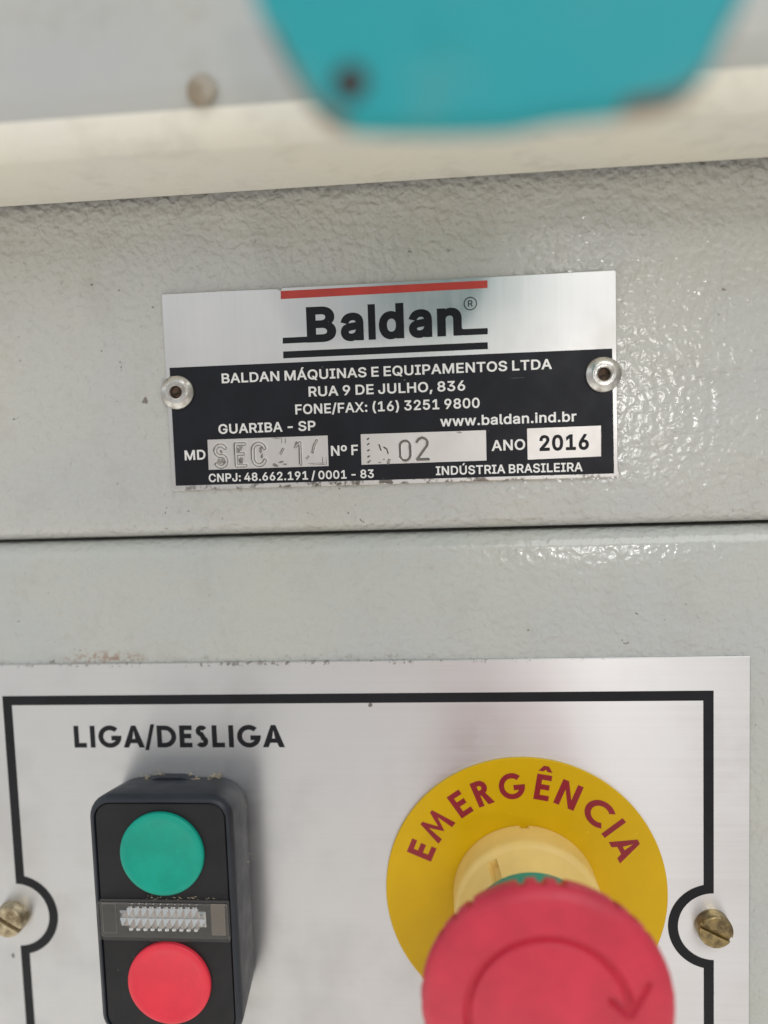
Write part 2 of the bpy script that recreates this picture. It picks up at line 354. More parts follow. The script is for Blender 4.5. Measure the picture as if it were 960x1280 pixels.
    'A': (480, [[[16,0],[201,509],[276,509],[463,0],[395,0],[287,302],[282,317],[276,334],[270,352],[264,372],[257,394],[250,420],[241,447],[232,478],[245,478],[236,447],[228,419],[220,393],[213,371],[206,351],[201,333],[195,317],[191,302],[85,0]],[[110,142],[110,199],[370,199],[370,142]]]),
    'B': (456, [[[60,0],[60,509],[241,509],[266,508],[289,504],[310,499],[329,491],[345,481],[359,469],[371,456],[381,442],[388,426],[394,410],[397,392],[398,374],[397,358],[395,344],[392,331],[387,320],[380,310],[373,301],[365,293],[356,286],[347,280],[336,275],[326,270],[315,267],[315,262],[327,261],[339,257],[351,252],[363,245],[374,237],[385,227],[394,216],[402,203],[409,189],[414,173],[417,155],[418,136],[417,117],[413,100],[408,83],[400,67],[390,52],[377,39],[362,28],[344,18],[324,10],[301,4],[275,1],[247,0]],[[125,57],[245,57],[272,58],[296,63],[315,70],[330,80],[341,92],[349,105],[354,120],[355,137],[355,149],[352,161],[348,173],[342,184],[335,194],[327,203],[317,211],[306,218],[293,224],[279,228],[264,230],[248,231],[125,231]],[[125,285],[238,285],[252,286],[265,288],[277,291],[288,296],[299,302],[308,309],[316,317],[323,326],[329,337],[333,348],[335,359],[336,372],[334,388],[330,403],[323,417],[313,429],[299,439],[283,446],[263,450],[240,452],[125,452]]]),
    'C': (510, [[[267,-7],[235,-5],[205,1],[177,11],[150,25],[126,42],[104,63],[86,88],[70,115],[57,146],[48,179],[42,215],[40,254],[42,293],[48,329],[57,362],[70,393],[86,421],[104,445],[126,466],[150,484],[177,498],[205,508],[235,514],[267,516],[286,515],[305,513],[323,509],[340,504],[357,498],[373,490],[388,481],[402,471],[415,460],[427,447],[438,433],[448,418],[456,402],[463,385],[469,367],[473,348],[408,348],[405,361],[401,373],[395,384],[389,395],[382,404],[375,413],[366,421],[357,428],[348,435],[337,440],[327,445],[315,449],[304,452],[292,454],[280,455],[267,456],[245,454],[223,450],[203,443],[184,432],[166,419],[150,403],[137,385],[125,364],[116,340],[109,314],[105,285],[103,254],[105,223],[109,194],[116,168],[125,145],[137,123],[151,105],[166,89],[184,76],[203,66],[223,59],[245,54],[267,53],[280,53],[292,55],[304,57],[315,60],[327,64],[337,69],[348,74],[357,81],[366,88],[375,96],[382,105],[389,114],[395,125],[401,136],[405,148],[408,160],[473,160],[469,142],[463,124],[457,107],[448,91],[438,76],[428,62],[416,49],[402,38],[388,28],[373,19],[357,11],[341,5],[323,0],[305,-4],[286,-6]]]),
    'D': (502, [[[219,0],[96,0],[96,57],[215,57],[244,58],[272,63],[296,70],[318,81],[337,94],[354,110],[368,128],[379,149],[388,172],[394,198],[398,226],[399,255],[398,285],[394,312],[388,337],[379,361],[368,381],[354,399],[338,415],[320,428],[299,438],[275,446],[249,450],[221,452],[93,452],[93,509],[225,509],[261,507],[294,501],[325,492],[353,478],[377,461],[399,441],[418,418],[433,391],[446,361],[455,329],[460,293],[462,255],[460,217],[455,181],[446,149],[433,119],[417,92],[398,68],[376,48],[351,31],[322,17],[291,8],[256,2]],[[125,509],[125,0],[60,0],[60,509]]]),
    'E': (419, [[[60,0],[60,509],[372,509],[372,452],[125,452],[125,286],[355,286],[355,229],[125,229],[125,57],[375,57],[375,0]]]),
    'F': (410, [[[60,0],[60,509],[369,509],[369,452],[125,452],[125,278],[346,278],[346,221],[125,221],[125,0]]]),
    'G': (520, [[[269,-7],[236,-5],[205,1],[176,11],[149,25],[125,43],[104,64],[85,88],[69,116],[57,146],[47,179],[42,215],[40,254],[42,293],[47,329],[57,362],[69,393],[85,421],[103,445],[125,466],[149,484],[175,498],[203,508],[233,514],[265,516],[285,515],[304,513],[322,509],[340,504],[358,497],[374,489],[389,480],[403,469],[416,458],[429,445],[439,431],[449,416],[458,401],[465,384],[470,367],[474,349],[408,349],[404,361],[399,372],[393,383],[387,393],[380,403],[373,411],[365,420],[356,427],[347,434],[337,439],[326,444],[315,448],[304,452],[291,454],[279,455],[265,456],[243,454],[222,450],[202,443],[183,432],[166,419],[150,404],[137,385],[125,364],[116,340],[109,314],[105,285],[103,254],[105,223],[109,194],[116,168],[125,145],[137,124],[151,105],[166,90],[184,76],[203,66],[224,59],[246,54],[269,53],[290,54],[309,57],[328,63],[345,71],[360,81],[374,93],[386,107],[396,123],[404,141],[410,160],[414,180],[415,202],[434,199],[283,199],[283,256],[478,256],[478,200],[476,170],[471,141],[463,115],[451,91],[436,69],[419,50],[399,33],[377,19],[352,8],[326,0],[298,-5]]]),
    'H': (517, [[[60,0],[60,509],[125,509],[125,289],[392,289],[392,509],[457,509],[457,0],[392,0],[392,232],[125,232],[125,0]]]),
    'I': (300, [[[31,0],[31,57],[118,57],[118,452],[31,452],[31,509],[269,509],[269,452],[183,452],[183,57],[269,57],[269,0]]]),
    'J': (396, [[[185,-7],[153,-4],[124,3],[98,15],[75,33],[57,55],[44,81],[36,111],[33,145],[33,173],[98,173],[98,145],[99,123],[104,104],[111,88],[122,74],[134,64],[149,56],[166,51],[185,50],[204,51],[220,56],[235,64],[248,74],[258,88],[266,104],[270,123],[272,145],[272,509],[336,509],[336,145],[334,111],[326,81],[313,55],[294,33],[271,15],[246,3],[217,-4]]]),
    'L': (393, [[[60,0],[60,509],[125,509],[125,57],[361,57],[361,0]]]),
    'M': (628, [[[60,0],[60,509],[152,509],[277,187],[280,181],[282,174],[285,167],[287,159],[299,123],[302,113],[305,103],[308,93],[311,84],[322,49],[307,49],[318,83],[330,121],[342,158],[345,167],[348,174],[350,181],[352,187],[476,509],[568,509],[568,0],[504,0],[504,291],[504,327],[505,369],[506,413],[507,457],[513,457],[509,445],[505,433],[502,421],[498,409],[482,363],[478,352],[474,341],[471,331],[467,322],[456,291],[342,0],[286,0],[170,291],[168,297],[165,304],[162,312],[159,321],[145,361],[141,372],[137,384],[133,396],[129,408],[125,420],[121,432],[116,445],[112,457],[119,457],[120,416],[121,372],[122,328],[122,291],[122,0]]]),
    'N': (523, [[[60,0],[60,509],[136,509],[343,183],[347,176],[352,169],[357,160],[363,151],[369,141],[375,130],[381,119],[388,107],[394,94],[401,82],[407,68],[414,55],[405,54],[403,68],[402,81],[401,95],[401,108],[400,121],[400,134],[399,146],[399,157],[399,195],[399,509],[463,509],[463,0],[387,0],[202,290],[196,300],[190,310],[184,320],[177,331],[171,342],[164,354],[156,367],[148,381],[108,452],[119,454],[122,384],[123,368],[123,354],[124,340],[124,328],[125,317],[125,307],[125,298],[125,291],[125,0]]]),
    'O': (533, [[[267,-7],[235,-5],[205,1],[177,11],[150,25],[126,42],[105,63],[86,88],[70,115],[57,146],[48,179],[42,215],[40,254],[42,293],[48,329],[57,362],[70,393],[86,421],[105,445],[126,466],[150,484],[177,498],[205,508],[235,514],[267,516],[299,514],[329,508],[357,498],[384,484],[408,466],[429,445],[448,421],[464,393],[477,362],[486,329],[491,293],[493,254],[491,215],[486,179],[477,146],[464,115],[448,88],[429,63],[408,42],[384,25],[357,11],[329,1],[299,-5]],[[267,53],[289,54],[310,59],[330,66],[349,76],[367,89],[383,105],[396,123],[408,144],[418,168],[425,194],[429,223],[430,254],[429,286],[425,314],[418,341],[408,365],[396,386],[383,404],[367,420],[349,433],[330,443],[310,450],[289,454],[267,456],[245,454],[223,450],[203,443],[184,433],[167,420],[151,404],[137,385],[125,364],[116,340],[109,314],[105,285],[103,254],[105,223],[109,194],[116,168],[125,144],[137,123],[151,105],[167,89],[184,76],[203,66],[223,59],[245,54]]]),
    'P': (445, [[[60,0],[60,509],[235,509],[263,507],[289,503],[312,497],[332,487],[350,476],[366,462],[379,447],[390,430],[398,411],[404,391],[407,370],[409,348],[407,325],[404,304],[398,284],[390,265],[379,248],[366,233],[350,219],[332,207],[312,198],[289,191],[263,187],[235,186],[109,186],[109,242],[233,242],[252,243],[269,246],[284,250],[297,256],[308,264],[318,272],[327,282],[333,294],[338,306],[342,319],[344,333],[344,348],[344,362],[342,376],[338,389],[333,402],[326,413],[318,423],[308,431],[297,439],[284,444],[268,449],[251,451],[232,452],[125,452],[125,0]]]),
    'Q': (533, [[[245,159],[313,159],[369,85],[384,65],[468,-48],[401,-48],[346,27],[331,46]],[[267,-7],[235,-5],[205,1],[177,11],[150,25],[126,42],[105,63],[86,88],[70,115],[57,146],[48,179],[42,215],[40,254],[42,293],[48,329],[57,362],[70,393],[86,421],[105,445],[126,466],[150,484],[177,498],[205,508],[235,514],[267,516],[299,514],[329,508],[357,498],[384,484],[408,466],[429,445],[448,421],[464,393],[477,362],[486,329],[491,293],[493,254],[491,215],[486,179],[477,146],[464,115],[448,88],[429,63],[408,42],[384,25],[357,11],[329,1],[299,-5]],[[267,53],[289,54],[310,59],[330,66],[349,76],[367,89],[383,105],[396,123],[408,144],[418,168],[425,194],[429,223],[430,254],[429,286],[425,314],[418,341],[408,365],[396,386],[383,404],[367,420],[349,433],[330,443],[310,450],[289,454],[267,456],[245,454],[223,450],[203,443],[184,433],[167,420],[151,404],[137,385],[125,364],[116,340],[109,314],[105,285],[103,254],[105,223],[109,194],[116,168],[125,144],[137,123],[151,105],[167,89],[184,76],[203,66],[223,59],[245,54]]]),
    'R': (449, [[[60,0],[60,509],[236,509],[264,507],[290,504],[313,497],[333,489],[351,478],[367,465],[380,450],[390,433],[399,415],[405,395],[408,374],[409,352],[408,330],[405,309],[399,290],[390,271],[380,255],[367,240],[351,228],[333,217],[312,209],[289,203],[264,199],[236,198],[96,198],[96,255],[234,255],[252,256],[269,258],[284,262],[298,267],[309,273],[319,281],[327,290],[334,300],[339,312],[342,324],[344,338],[345,352],[344,367],[342,380],[339,393],[334,405],[327,415],[319,425],[309,433],[298,440],[284,445],[269,449],[252,451],[233,452],[125,452],[125,0]],[[353,0],[230,229],[303,229],[428,0]]]),
    'S': (447, [[[224,-9],[197,-8],[172,-4],[149,1],[128,9],[108,19],[91,31],[76,45],[64,60],[54,77],[46,96],[41,115],[38,137],[104,137],[107,123],[110,110],[116,98],[123,88],[132,79],[142,71],[154,64],[166,59],[180,55],[194,52],[209,50],[224,49],[241,50],[257,52],[272,55],[286,60],[299,66],[311,74],[321,82],[329,92],[336,102],[341,114],[345,126],[346,139],[345,151],[342,161],[338,171],[332,179],[325,186],[316,193],[307,199],[296,205],[284,209],[272,214],[259,218],[245,222],[184,239],[154,249],[128,260],[105,274],[86,289],[71,307],[60,326],[54,348],[52,372],[53,393],[58,413],[65,431],[75,448],[87,463],[102,476],[119,488],[138,498],[158,506],[180,511],[203,514],[227,516],[252,514],[275,511],[296,505],[316,498],[334,488],[351,476],[365,463],[377,449],[387,433],[394,415],[399,397],[401,378],[337,378],[334,396],[326,412],[316,426],[302,437],[286,447],[267,453],[247,457],[225,459],[209,458],[194,456],[180,452],[167,448],[156,442],[145,435],[136,427],[129,418],[123,409],[118,398],[116,387],[115,376],[116,363],[119,352],[124,342],[131,334],[139,326],[148,319],[158,313],[169,308],[180,304],[191,300],[202,296],[212,293],[264,279],[276,276],[287,272],[299,268],[312,264],[324,258],[336,252],[347,245],[359,238],[369,229],[379,220],[387,209],[395,198],[401,185],[405,171],[407,155],[408,139],[407,118],[403,99],[396,81],[386,64],[374,48],[360,34],[343,21],[323,11],[302,2],[278,-4],[252,-8]]]),
    'T': (449, [[[32,452],[32,509],[417,509],[417,452],[257,452],[257,0],[193,0],[193,452]]]),
    'U': (517, [[[259,-8],[230,-7],[203,-2],[177,5],[154,15],[133,28],[114,43],[98,60],[85,80],[74,101],[66,124],[62,148],[60,173],[60,509],[124,509],[124,178],[125,160],[128,144],[133,128],[141,113],[150,99],[160,87],[173,77],[187,68],[203,61],[220,56],[239,53],[259,52],[279,53],[298,56],[315,61],[331,68],[345,77],[357,87],[368,99],[377,113],[384,128],[389,144],[392,160],[393,178],[393,509],[457,509],[457,173],[456,148],[451,124],[443,101],[433,80],[419,60],[403,43],[384,28],[363,15],[340,5],[315,-2],[288,-7]]]),
    'X': (474, [[[18,0],[217,284],[217,236],[29,509],[104,509],[178,400],[185,389],[192,379],[198,370],[204,361],[209,353],[214,345],[219,337],[223,329],[228,321],[233,312],[238,302],[243,292],[232,292],[237,302],[243,311],[247,320],[252,329],[257,337],[261,345],[266,353],[272,361],[278,370],[284,379],[291,389],[298,400],[374,509],[446,509],[259,239],[259,287],[456,0],[382,0],[292,129],[286,139],[279,149],[274,157],[268,165],[263,173],[259,180],[254,188],[250,195],[245,203],[241,212],[236,221],[230,231],[244,231],[239,222],[235,213],[230,204],[225,196],[221,189],[216,181],[211,174],[206,166],[201,158],[195,149],[189,139],[182,129],[91,0]]]),
    'a': (389, [[[160,-9],[142,-8],[126,-5],[110,-1],[94,5],[80,12],[68,22],[57,32],[48,45],[40,58],[35,73],[31,90],[30,108],[31,123],[34,138],[38,150],[43,161],[50,171],[58,179],[67,187],[78,193],[89,199],[100,203],[112,207],[125,211],[138,213],[152,216],[165,218],[178,220],[194,222],[209,224],[222,225],[234,227],[244,228],[252,230],[259,232],[265,235],[270,238],[273,243],[275,248],[276,255],[276,257],[275,268],[273,279],[271,288],[267,297],[262,304],[256,311],[248,317],[240,322],[230,326],[220,329],[208,330],[196,331],[183,330],[171,329],[159,326],[149,322],[140,318],[132,313],[124,307],[118,301],[112,294],[107,288],[103,281],[100,274],[41,291],[48,308],[57,322],[67,335],[79,346],[91,355],[104,364],[118,370],[133,375],[148,379],[163,382],[179,384],[194,384],[204,384],[215,383],[227,382],[239,379],[251,376],[263,372],[275,367],[286,360],[296,353],[306,343],[315,333],[322,320],[329,306],[333,290],[336,272],[337,251],[337,0],[277,0],[277,52],[272,52],[269,45],[264,38],[258,32],[252,25],[244,18],[236,12],[226,6],[215,1],[203,-3],[190,-6],[176,-8]],[[170,45],[187,46],[202,49],[216,53],[228,59],[239,66],[248,74],[257,83],[263,93],[269,104],[272,115],[275,126],[276,138],[276,190],[273,188],[270,186],[265,184],[259,182],[253,180],[246,179],[239,177],[231,176],[223,175],[216,173],[208,172],[200,171],[175,168],[165,166],[154,164],[144,162],[134,159],[125,155],[117,150],[110,145],[103,139],[98,132],[95,124],[93,115],[92,105],[92,95],[94,87],[98,79],[102,72],[107,66],[114,61],[121,56],[130,52],[139,49],[149,47],[159,46]]]),
    'b': (424, [[[229,-8],[213,-7],[198,-5],[184,-1],[172,4],[162,10],[153,17],[145,24],[138,31],[132,39],[127,46],[122,53],[118,59],[112,59],[112,0],[53,0],[53,509],[114,509],[114,319],[118,319],[122,325],[127,331],[132,338],[137,346],[144,353],[152,360],[161,367],[171,373],[183,378],[197,381],[212,384],[229,384],[252,383],[274,378],[294,371],[313,361],[330,347],[345,332],[359,313],[370,293],[379,270],[385,245],[389,218],[390,189],[389,160],[385,133],[379,108],[370,84],[359,64],[346,45],[330,29],[313,16],[294,5],[274,-2],[252,-7]],[[220,47],[237,48],[253,51],[267,57],[279,66],[291,76],[301,88],[309,101],[316,117],[321,133],[325,151],[327,170],[328,189],[327,209],[325,227],[321,245],[316,261],[309,276],[301,290],[291,301],[280,311],[267,319],[253,325],[237,329],[220,330],[203,329],[188,325],[174,320],[161,312],[150,302],[140,291],[132,278],[125,263],[120,247],[116,229],[113,210],[113,189],[113,169],[116,150],[120,132],[125,115],[132,100],[140,86],[150,75],[162,65],[174,57],[188,51],[204,48]]]),
    'd': (424, [[[195,-8],[172,-7],[151,-2],[130,5],[111,16],[94,29],[79,45],[66,64],[55,84],[46,108],[39,133],[35,160],[34,189],[35,218],[39,245],[46,270],[55,293],[66,313],[79,332],[95,347],[112,361],[131,371],[151,378],[173,383],[196,384],[213,384],[228,381],[241,378],[253,373],[263,367],[272,360],[280,353],[287,346],[293,338],[298,331],[303,325],[306,319],[311,319],[311,509],[372,509],[372,0],[313,0],[313,59],[307,59],[303,53],[298,46],[293,39],[287,31],[280,24],[272,17],[263,10],[252,4],[241,-1],[227,-5],[212,-7]],[[205,47],[221,48],[236,51],[250,57],[263,65],[274,75],[284,86],[293,100],[299,115],[305,132],[309,150],[311,169],[312,189],[311,210],[309,229],[305,247],[300,263],[293,278],[284,291],[275,302],[263,312],[251,320],[237,325],[221,329],[205,330],[187,329],[172,325],[157,319],[145,311],[133,301],[124,290],[115,276],[108,261],[103,245],[99,227],[97,209],[96,189],[97,170],[99,151],[103,133],[109,117],[115,101],[124,88],[134,76],[145,66],[158,57],[172,51],[188,48]]]),
    'i': (167, [[[53,0],[53,379],[114,379],[114,0]],[[84,443],[75,444],[67,446],[60,449],[54,455],[48,461],[44,468],[42,475],[41,483],[42,491],[44,499],[48,506],[54,512],[60,517],[67,521],[75,523],[84,524],[92,523],[100,521],[107,517],[114,512],[119,506],[123,499],[126,491],[126,483],[126,475],[123,468],[119,461],[114,455],[107,449],[100,446],[92,444]]]),
    'l': (189, [[[139,-2],[119,-1],[101,3],[86,10],[74,20],[65,33],[58,47],[54,65],[53,84],[53,509],[114,509],[114,99],[114,87],[115,77],[117,68],[120,62],[124,58],[130,54],[137,53],[146,52],[160,53],[170,54],[181,3],[176,2],[172,1],[167,0],[162,-1],[156,-2],[151,-2],[145,-2]]]),
    'n': (410, [[[114,227],[114,0],[53,0],[53,379],[112,379],[112,287],[102,287],[112,312],[124,332],[137,349],[152,362],[169,372],[187,379],[207,383],[227,384],[246,383],[264,380],[280,376],[295,369],[309,360],[321,349],[332,336],[341,321],[348,304],[353,285],[356,264],[357,240],[357,0],[296,0],[296,235],[295,256],[290,275],[283,291],[273,304],[260,315],[246,323],[229,328],[210,329],[197,328],[184,326],[172,322],[161,317],[150,311],[141,303],[133,293],[126,283],[121,271],[117,257],[114,243]]]),
    'r': (259, [[[53,0],[53,379],[112,379],[112,321],[115,321],[122,335],[130,347],[140,358],[152,367],[166,375],[181,380],[196,384],[213,385],[229,384],[243,384],[243,322],[230,324],[224,325],[219,325],[213,326],[207,326],[194,325],[182,323],[170,319],[159,315],[149,309],[140,301],[132,293],[126,284],[121,273],[117,262],[114,250],[114,237],[114,0]]]),
    'w': (567, [[[138,0],[23,379],[87,379],[133,214],[138,196],[143,177],[149,157],[154,137],[159,115],[165,91],[170,67],[175,41],[165,41],[170,66],[175,90],[180,113],[186,135],[191,156],[196,176],[201,195],[206,214],[252,379],[316,379],[362,214],[366,196],[371,176],[376,157],[382,136],[387,114],[392,91],[397,67],[402,41],[391,41],[397,66],[402,90],[408,113],[413,135],[418,156],[423,176],[429,195],[434,214],[480,379],[545,379],[429,0],[368,0],[319,172],[305,225],[301,239],[297,252],[294,266],[291,280],[277,338],[291,338],[277,280],[273,266],[270,252],[266,238],[263,225],[259,211],[255,198],[252,185],[248,172],[199,0]]]),
    'º': (335, [[[167,221],[147,222],[127,225],[109,231],[93,239],[78,250],[64,262],[53,276],[43,291],[35,308],[30,327],[27,347],[26,368],[27,390],[30,410],[35,429],[43,447],[53,462],[64,476],[78,488],[93,498],[109,507],[127,512],[147,516],[167,517],[188,516],[207,512],[225,507],[242,498],[257,488],[270,476],[281,462],[291,447],[299,429],[304,410],[308,390],[309,368],[308,347],[304,327],[299,308],[291,291],[281,275],[270,261],[257,249],[242,239],[225,231],[207,225],[188,222]],[[167,269],[181,270],[193,273],[204,277],[214,283],[222,290],[230,299],[236,308],[241,319],[245,330],[248,342],[249,355],[250,368],[249,382],[248,395],[245,407],[241,419],[236,429],[230,439],[222,447],[214,455],[204,460],[193,465],[181,467],[167,468],[154,467],[142,465],[131,461],[121,455],[113,448],[105,439],[99,430],[94,419],[90,407],[87,395],[85,382],[85,368],[85,355],[87,342],[90,330],[94,319],[99,308],[105,299],[113,290],[121,283],[131,277],[142,273],[154,270]]]),
    'Á': (480, [[[16,0],[201,509],[276,509],[463,0],[395,0],[287,302],[282,317],[276,334],[270,352],[264,372],[257,394],[250,420],[241,447],[232,478],[245,478],[236,447],[228,419],[220,393],[213,371],[206,351],[201,333],[195,317],[191,302],[85,0]],[[110,142],[110,199],[370,199],[370,142]],[[213,558],[260,659],[329,659],[263,558]]]),
    'Ú': (517, [[[259,-8],[230,-7],[203,-2],[177,5],[154,15],[133,28],[114,43],[98,60],[85,80],[74,101],[66,124],[62,148],[60,173],[60,509],[124,509],[124,178],[125,160],[128,144],[133,128],[141,113],[150,99],[160,87],[173,77],[187,68],[203,61],[220,56],[239,53],[259,52],[279,53],[298,56],[315,61],[331,68],[345,77],[357,87],[368,99],[377,113],[384,128],[389,144],[392,160],[393,178],[393,509],[457,509],[457,173],[456,148],[451,124],[443,101],[433,80],[419,60],[403,43],[384,28],[363,15],[340,5],[315,-2],[288,-7]],[[232,558],[280,659],[348,659],[282,558]]]),
}


# ------------------------------------------------------------------ helpers
def props(o, label=None, cat=None, group=None, kind=None):
    for k, v in (('label', label), ('category', cat), ('group', group), ('kind', kind)):
        if v:
            o[k] = v
    return o


def thing(name, loc, label, cat, group=None):
    o = bpy.data.objects.new(name, None)
    COL.objects.link(o)
    o.location = W(loc)
    o.empty_display_size = 0.01
    o['_o'] = loc
    return props(o, label, cat, group)


def mesh(name, bm, mats, parent=None, origin=None, smooth=None, uv=False):
    """one mesh object from a bmesh built in cabinet mm; origin defaults to the thing it belongs to"""
    org = origin if origin is not None else (ORG[parent.name] if parent else (0, 0, 0))
    for v in bm.verts:
        v.co = W((v.co.x - org[0], v.co.y - org[1], v.co.z - org[2]))
    bmesh.ops.recalc_face_normals(bm, faces=bm.faces)
    if uv:
        l = bm.loops.layers.uv.new('UVMap')
        for f in bm.faces:
            for lp in f.loops:
                c = lp.vert.co
                lp[l].uv = (c.x * 10, c.z * 10) if uv == 'x' else (c.z * 10, -c.x * 10)
    me = bpy.data.meshes.new(name)
    bm.to_mesh(me)
    bm.free()
    for mm_ in (mats if isinstance(mats, (list, tuple)) else [mats]):
        me.materials.append(mm_)
    if smooth is not None:
        for p in me.polygons:
            p.use_smooth = True
        me.set_sharp_from_angle(angle=R(smooth))
    o = bpy.data.objects.new(name, me)
    COL.objects.link(o)
    if parent:
        o.parent = parent
        po = ORG[parent.name]
        o.location = W((org[0] - po[0], org[1] - po[1], org[2] - po[2]))
    else:
        o.location = W(org)
    ORG[o.name] = org
    return o


ORG = {}


def T(name, loc, label, cat, group=None):
    o = thing(name, loc, label, cat, group)
    del o['_o']
    ORG[o.name] = loc
    return o


def extrude_profile(prof, x0, x1, nx=1, closed=True):
    """profile of (y, z) extruded along x"""
    bm = bmesh.new()
    rows = []
    for i in range(nx + 1):
        x = x0 + (x1 - x0) * i / nx
        rows.append([bm.verts.new((x, y, z)) for y, z in prof])
    n = len(prof)
    for a, b in zip(rows, rows[1:]):
        for j in range(n if closed else n - 1):
            bm.faces.new((a[j], b[j], b[(j + 1) % n], a[(j + 1) % n]))
    if closed:
        bm.faces.new(rows[0])
        bm.faces.new(rows[-1][::-1])
    return bm


def arc(cx, cy, r, a0, a1, n=8):
    return [(cx + r * math.cos(R(a0 + (a1 - a0) * i / n)), cy + r * math.sin(R(a0 + (a1 - a0) * i / n))) for i in range(n + 1)]


def rrect(cx, cy, w, h, r, n=6):
    p = []
    for sx, sy, a in ((1, 1, 0), (-1, 1, 90), (-1, -1, 180), (1, -1, 270)):
        p += arc(cx + sx * (w / 2 - r), cy + sy * (h / 2 - r), r, a, a + 90, n)
    return p


def loft(loops, cap0=True, cap1=True, bm=None):
    """loops: lists of (x, y, z) of equal length"""
    bm = bm or bmesh.new()
    rows = [[bm.verts.new(p) for p in lp] for lp in loops]
    n = len(rows[0])
    for a, b in zip(rows, rows[1:]):
        for j in range(n):
            bm.faces.new((a[j], a[(j + 1) % n], b[(j + 1) % n], b[j]))
    if cap0:
        bm.faces.new(rows[0][::-1])
    if cap1:
        bm.faces.new(rows[-1])
    return bm


def lathe(cx, cy, prof, n=96, mod=None, cap=True, bm=None):
    """profile of (radius, z) turned about the z axis at (cx, cy); mod may move a point"""
    loops = []
    for r, z in prof:
        lp = []
        for i in range(n):
            a = 2 * math.pi * i / n
            q = (r, a, z)
            if mod:
                q = mod(*q)
            lp.append((cx + q[0] * math.cos(q[1]), cy + q[0] * math.sin(q[1]), q[2]))
        loops.append(lp)
    return loft(loops, cap, cap, bm)


def area(lp):
    return 0.5 * sum(a[0] * b[1] - b[0] * a[1] for a, b in zip(lp, lp[1:] + lp[:1]))


def inside(p, lp):
    c = False
    for (x0, y0), (x1, y1) in zip(lp, lp[1:] + lp[:1]):
        if (y0 > p[1]) != (y1 > p[1]) and p[0] < (x1 - x0) * (p[1] - y0) / (y1 - y0) + x0:
            c = not c
    return c


def winding(p, lp):
    n = 0
    for (x0, y0), (x1, y1) in zip(lp, lp[1:] + lp[:1]):
        if (y0 > p[1]) != (y1 > p[1]) and p[0] < (x1 - x0) * (p[1] - y0) / (y1 - y0) + x0:
            n += 1 if y1 > y0 else -1
    return n


def fatten(lp, d):
    """move a closed outline by d to its right-hand side"""
    out = []
    n = len(lp)
    for i in range(n):
        p, q, s = Vector(lp[i - 1]), Vector(lp[i]), Vector(lp[(i + 1) % n])
        u, v = (q - p).normalized(), (s - q).normalized()
        nu, nv = Vector((u.y, -u.x)), Vector((v.y, -v.x))
        mm_ = nu + nv
        if mm_.length < 1e-6:
            mm_ = nu
        mm_.normalize()
        k = min(1.6, 1.0 / max(0.2, mm_.dot(nu)))
        out.append(tuple(q + mm_ * d * k))
    return out


def fill(bm, loops, z, step=0.004):
    """flat sheets from outlines: counter-clockwise (or largest-like) loops are outers, the others holes"""
    big = max(loops, key=lambda l: abs(area(l)))
    s = 1 if area(big) > 0 else -1
    outers = [l for l in loops if area(l) * s > 0]
    holes = [l for l in loops if area(l) * s <= 0]
    for k, o in enumerate(outers):
        group = [o] + [h for h in holes if inside(h[0], o)]
        pts, faces = [], []
        for l in group:
            faces.append(list(range(len(pts), len(pts) + len(l))))
            pts += [Vector(p) for p in l]
        edges = [(f[i], f[(i + 1) % len(f)]) for f in faces for i in range(len(f))]
        v, e, f, *_ = delaunay_2d_cdt(pts, edges, [], 1, 1e-6)
        vs = [bm.verts.new((p.x, p.y, z + step * k)) for p in v]
        for t in f:
            mid = sum((v[i] for i in t), Vector((0, 0))) / len(t)
            if sum(winding(mid, l) for l in group) * s > 0:
                bm.faces.new([vs[i] for i in t])


def glyph_run(bm, text, x0, x1, y, cap, z, bold, y1=None):
    """print a line of text between x0 and x1 on baseline y"""
    pen = 0.0
    placed = []
    for ch in text:
        if ch == ' ':
            pen += 0.30 * 509
            continue
        adv, lps = GLYPHS[ch]
        b = bold * 509
        placed.append([[(px + pen, py) for px, py in fatten(l, b * orient(lps))] for l in lps])
        pen += adv + b * 1.1
    xs = [p[0] for g in placed for l in g for p in l]
    a, c = min(xs), max(xs)
    sx, sy = (x1 - x0) / (c - a), cap / (509.0 + 2 * bold * 509)
    for g in placed:
        fill(bm, [[(x0 + (px - a) * sx, y + (py + bold * 509) * sy + ((y1 - y) * (px - a) / (c - a) if y1 else 0)) for px, py in l] for l in g], z)


def orient(lps):
    big = max(lps, key=lambda l: abs(area(l)))
    return 1 if area(big) > 0 else -1


def stroke(pts, w):
    """outline polygon of a thick open line"""
    L, Rr = [], []
    n = len(pts)
    for i in range(n):
        p = Vector(pts[i])
        a = Vector(pts[max(0, i - 1)])
        b = Vector(pts[min(n - 1, i + 1)])
        d = (b - a).normalized()
        if 0 < i < n - 1:
            u, v = (p - a).normalized(), (b - p).normalized()
            d = (u + v).normalized()
            k = 1 / max(0.45, d.dot(u))
        else:
            k = 1
        nn = Vector((-d.y, d.x)) * w / 2 * k
        L.append(tuple(p + nn))
        Rr.append(tuple(p - nn))
    return L + Rr[::-1]


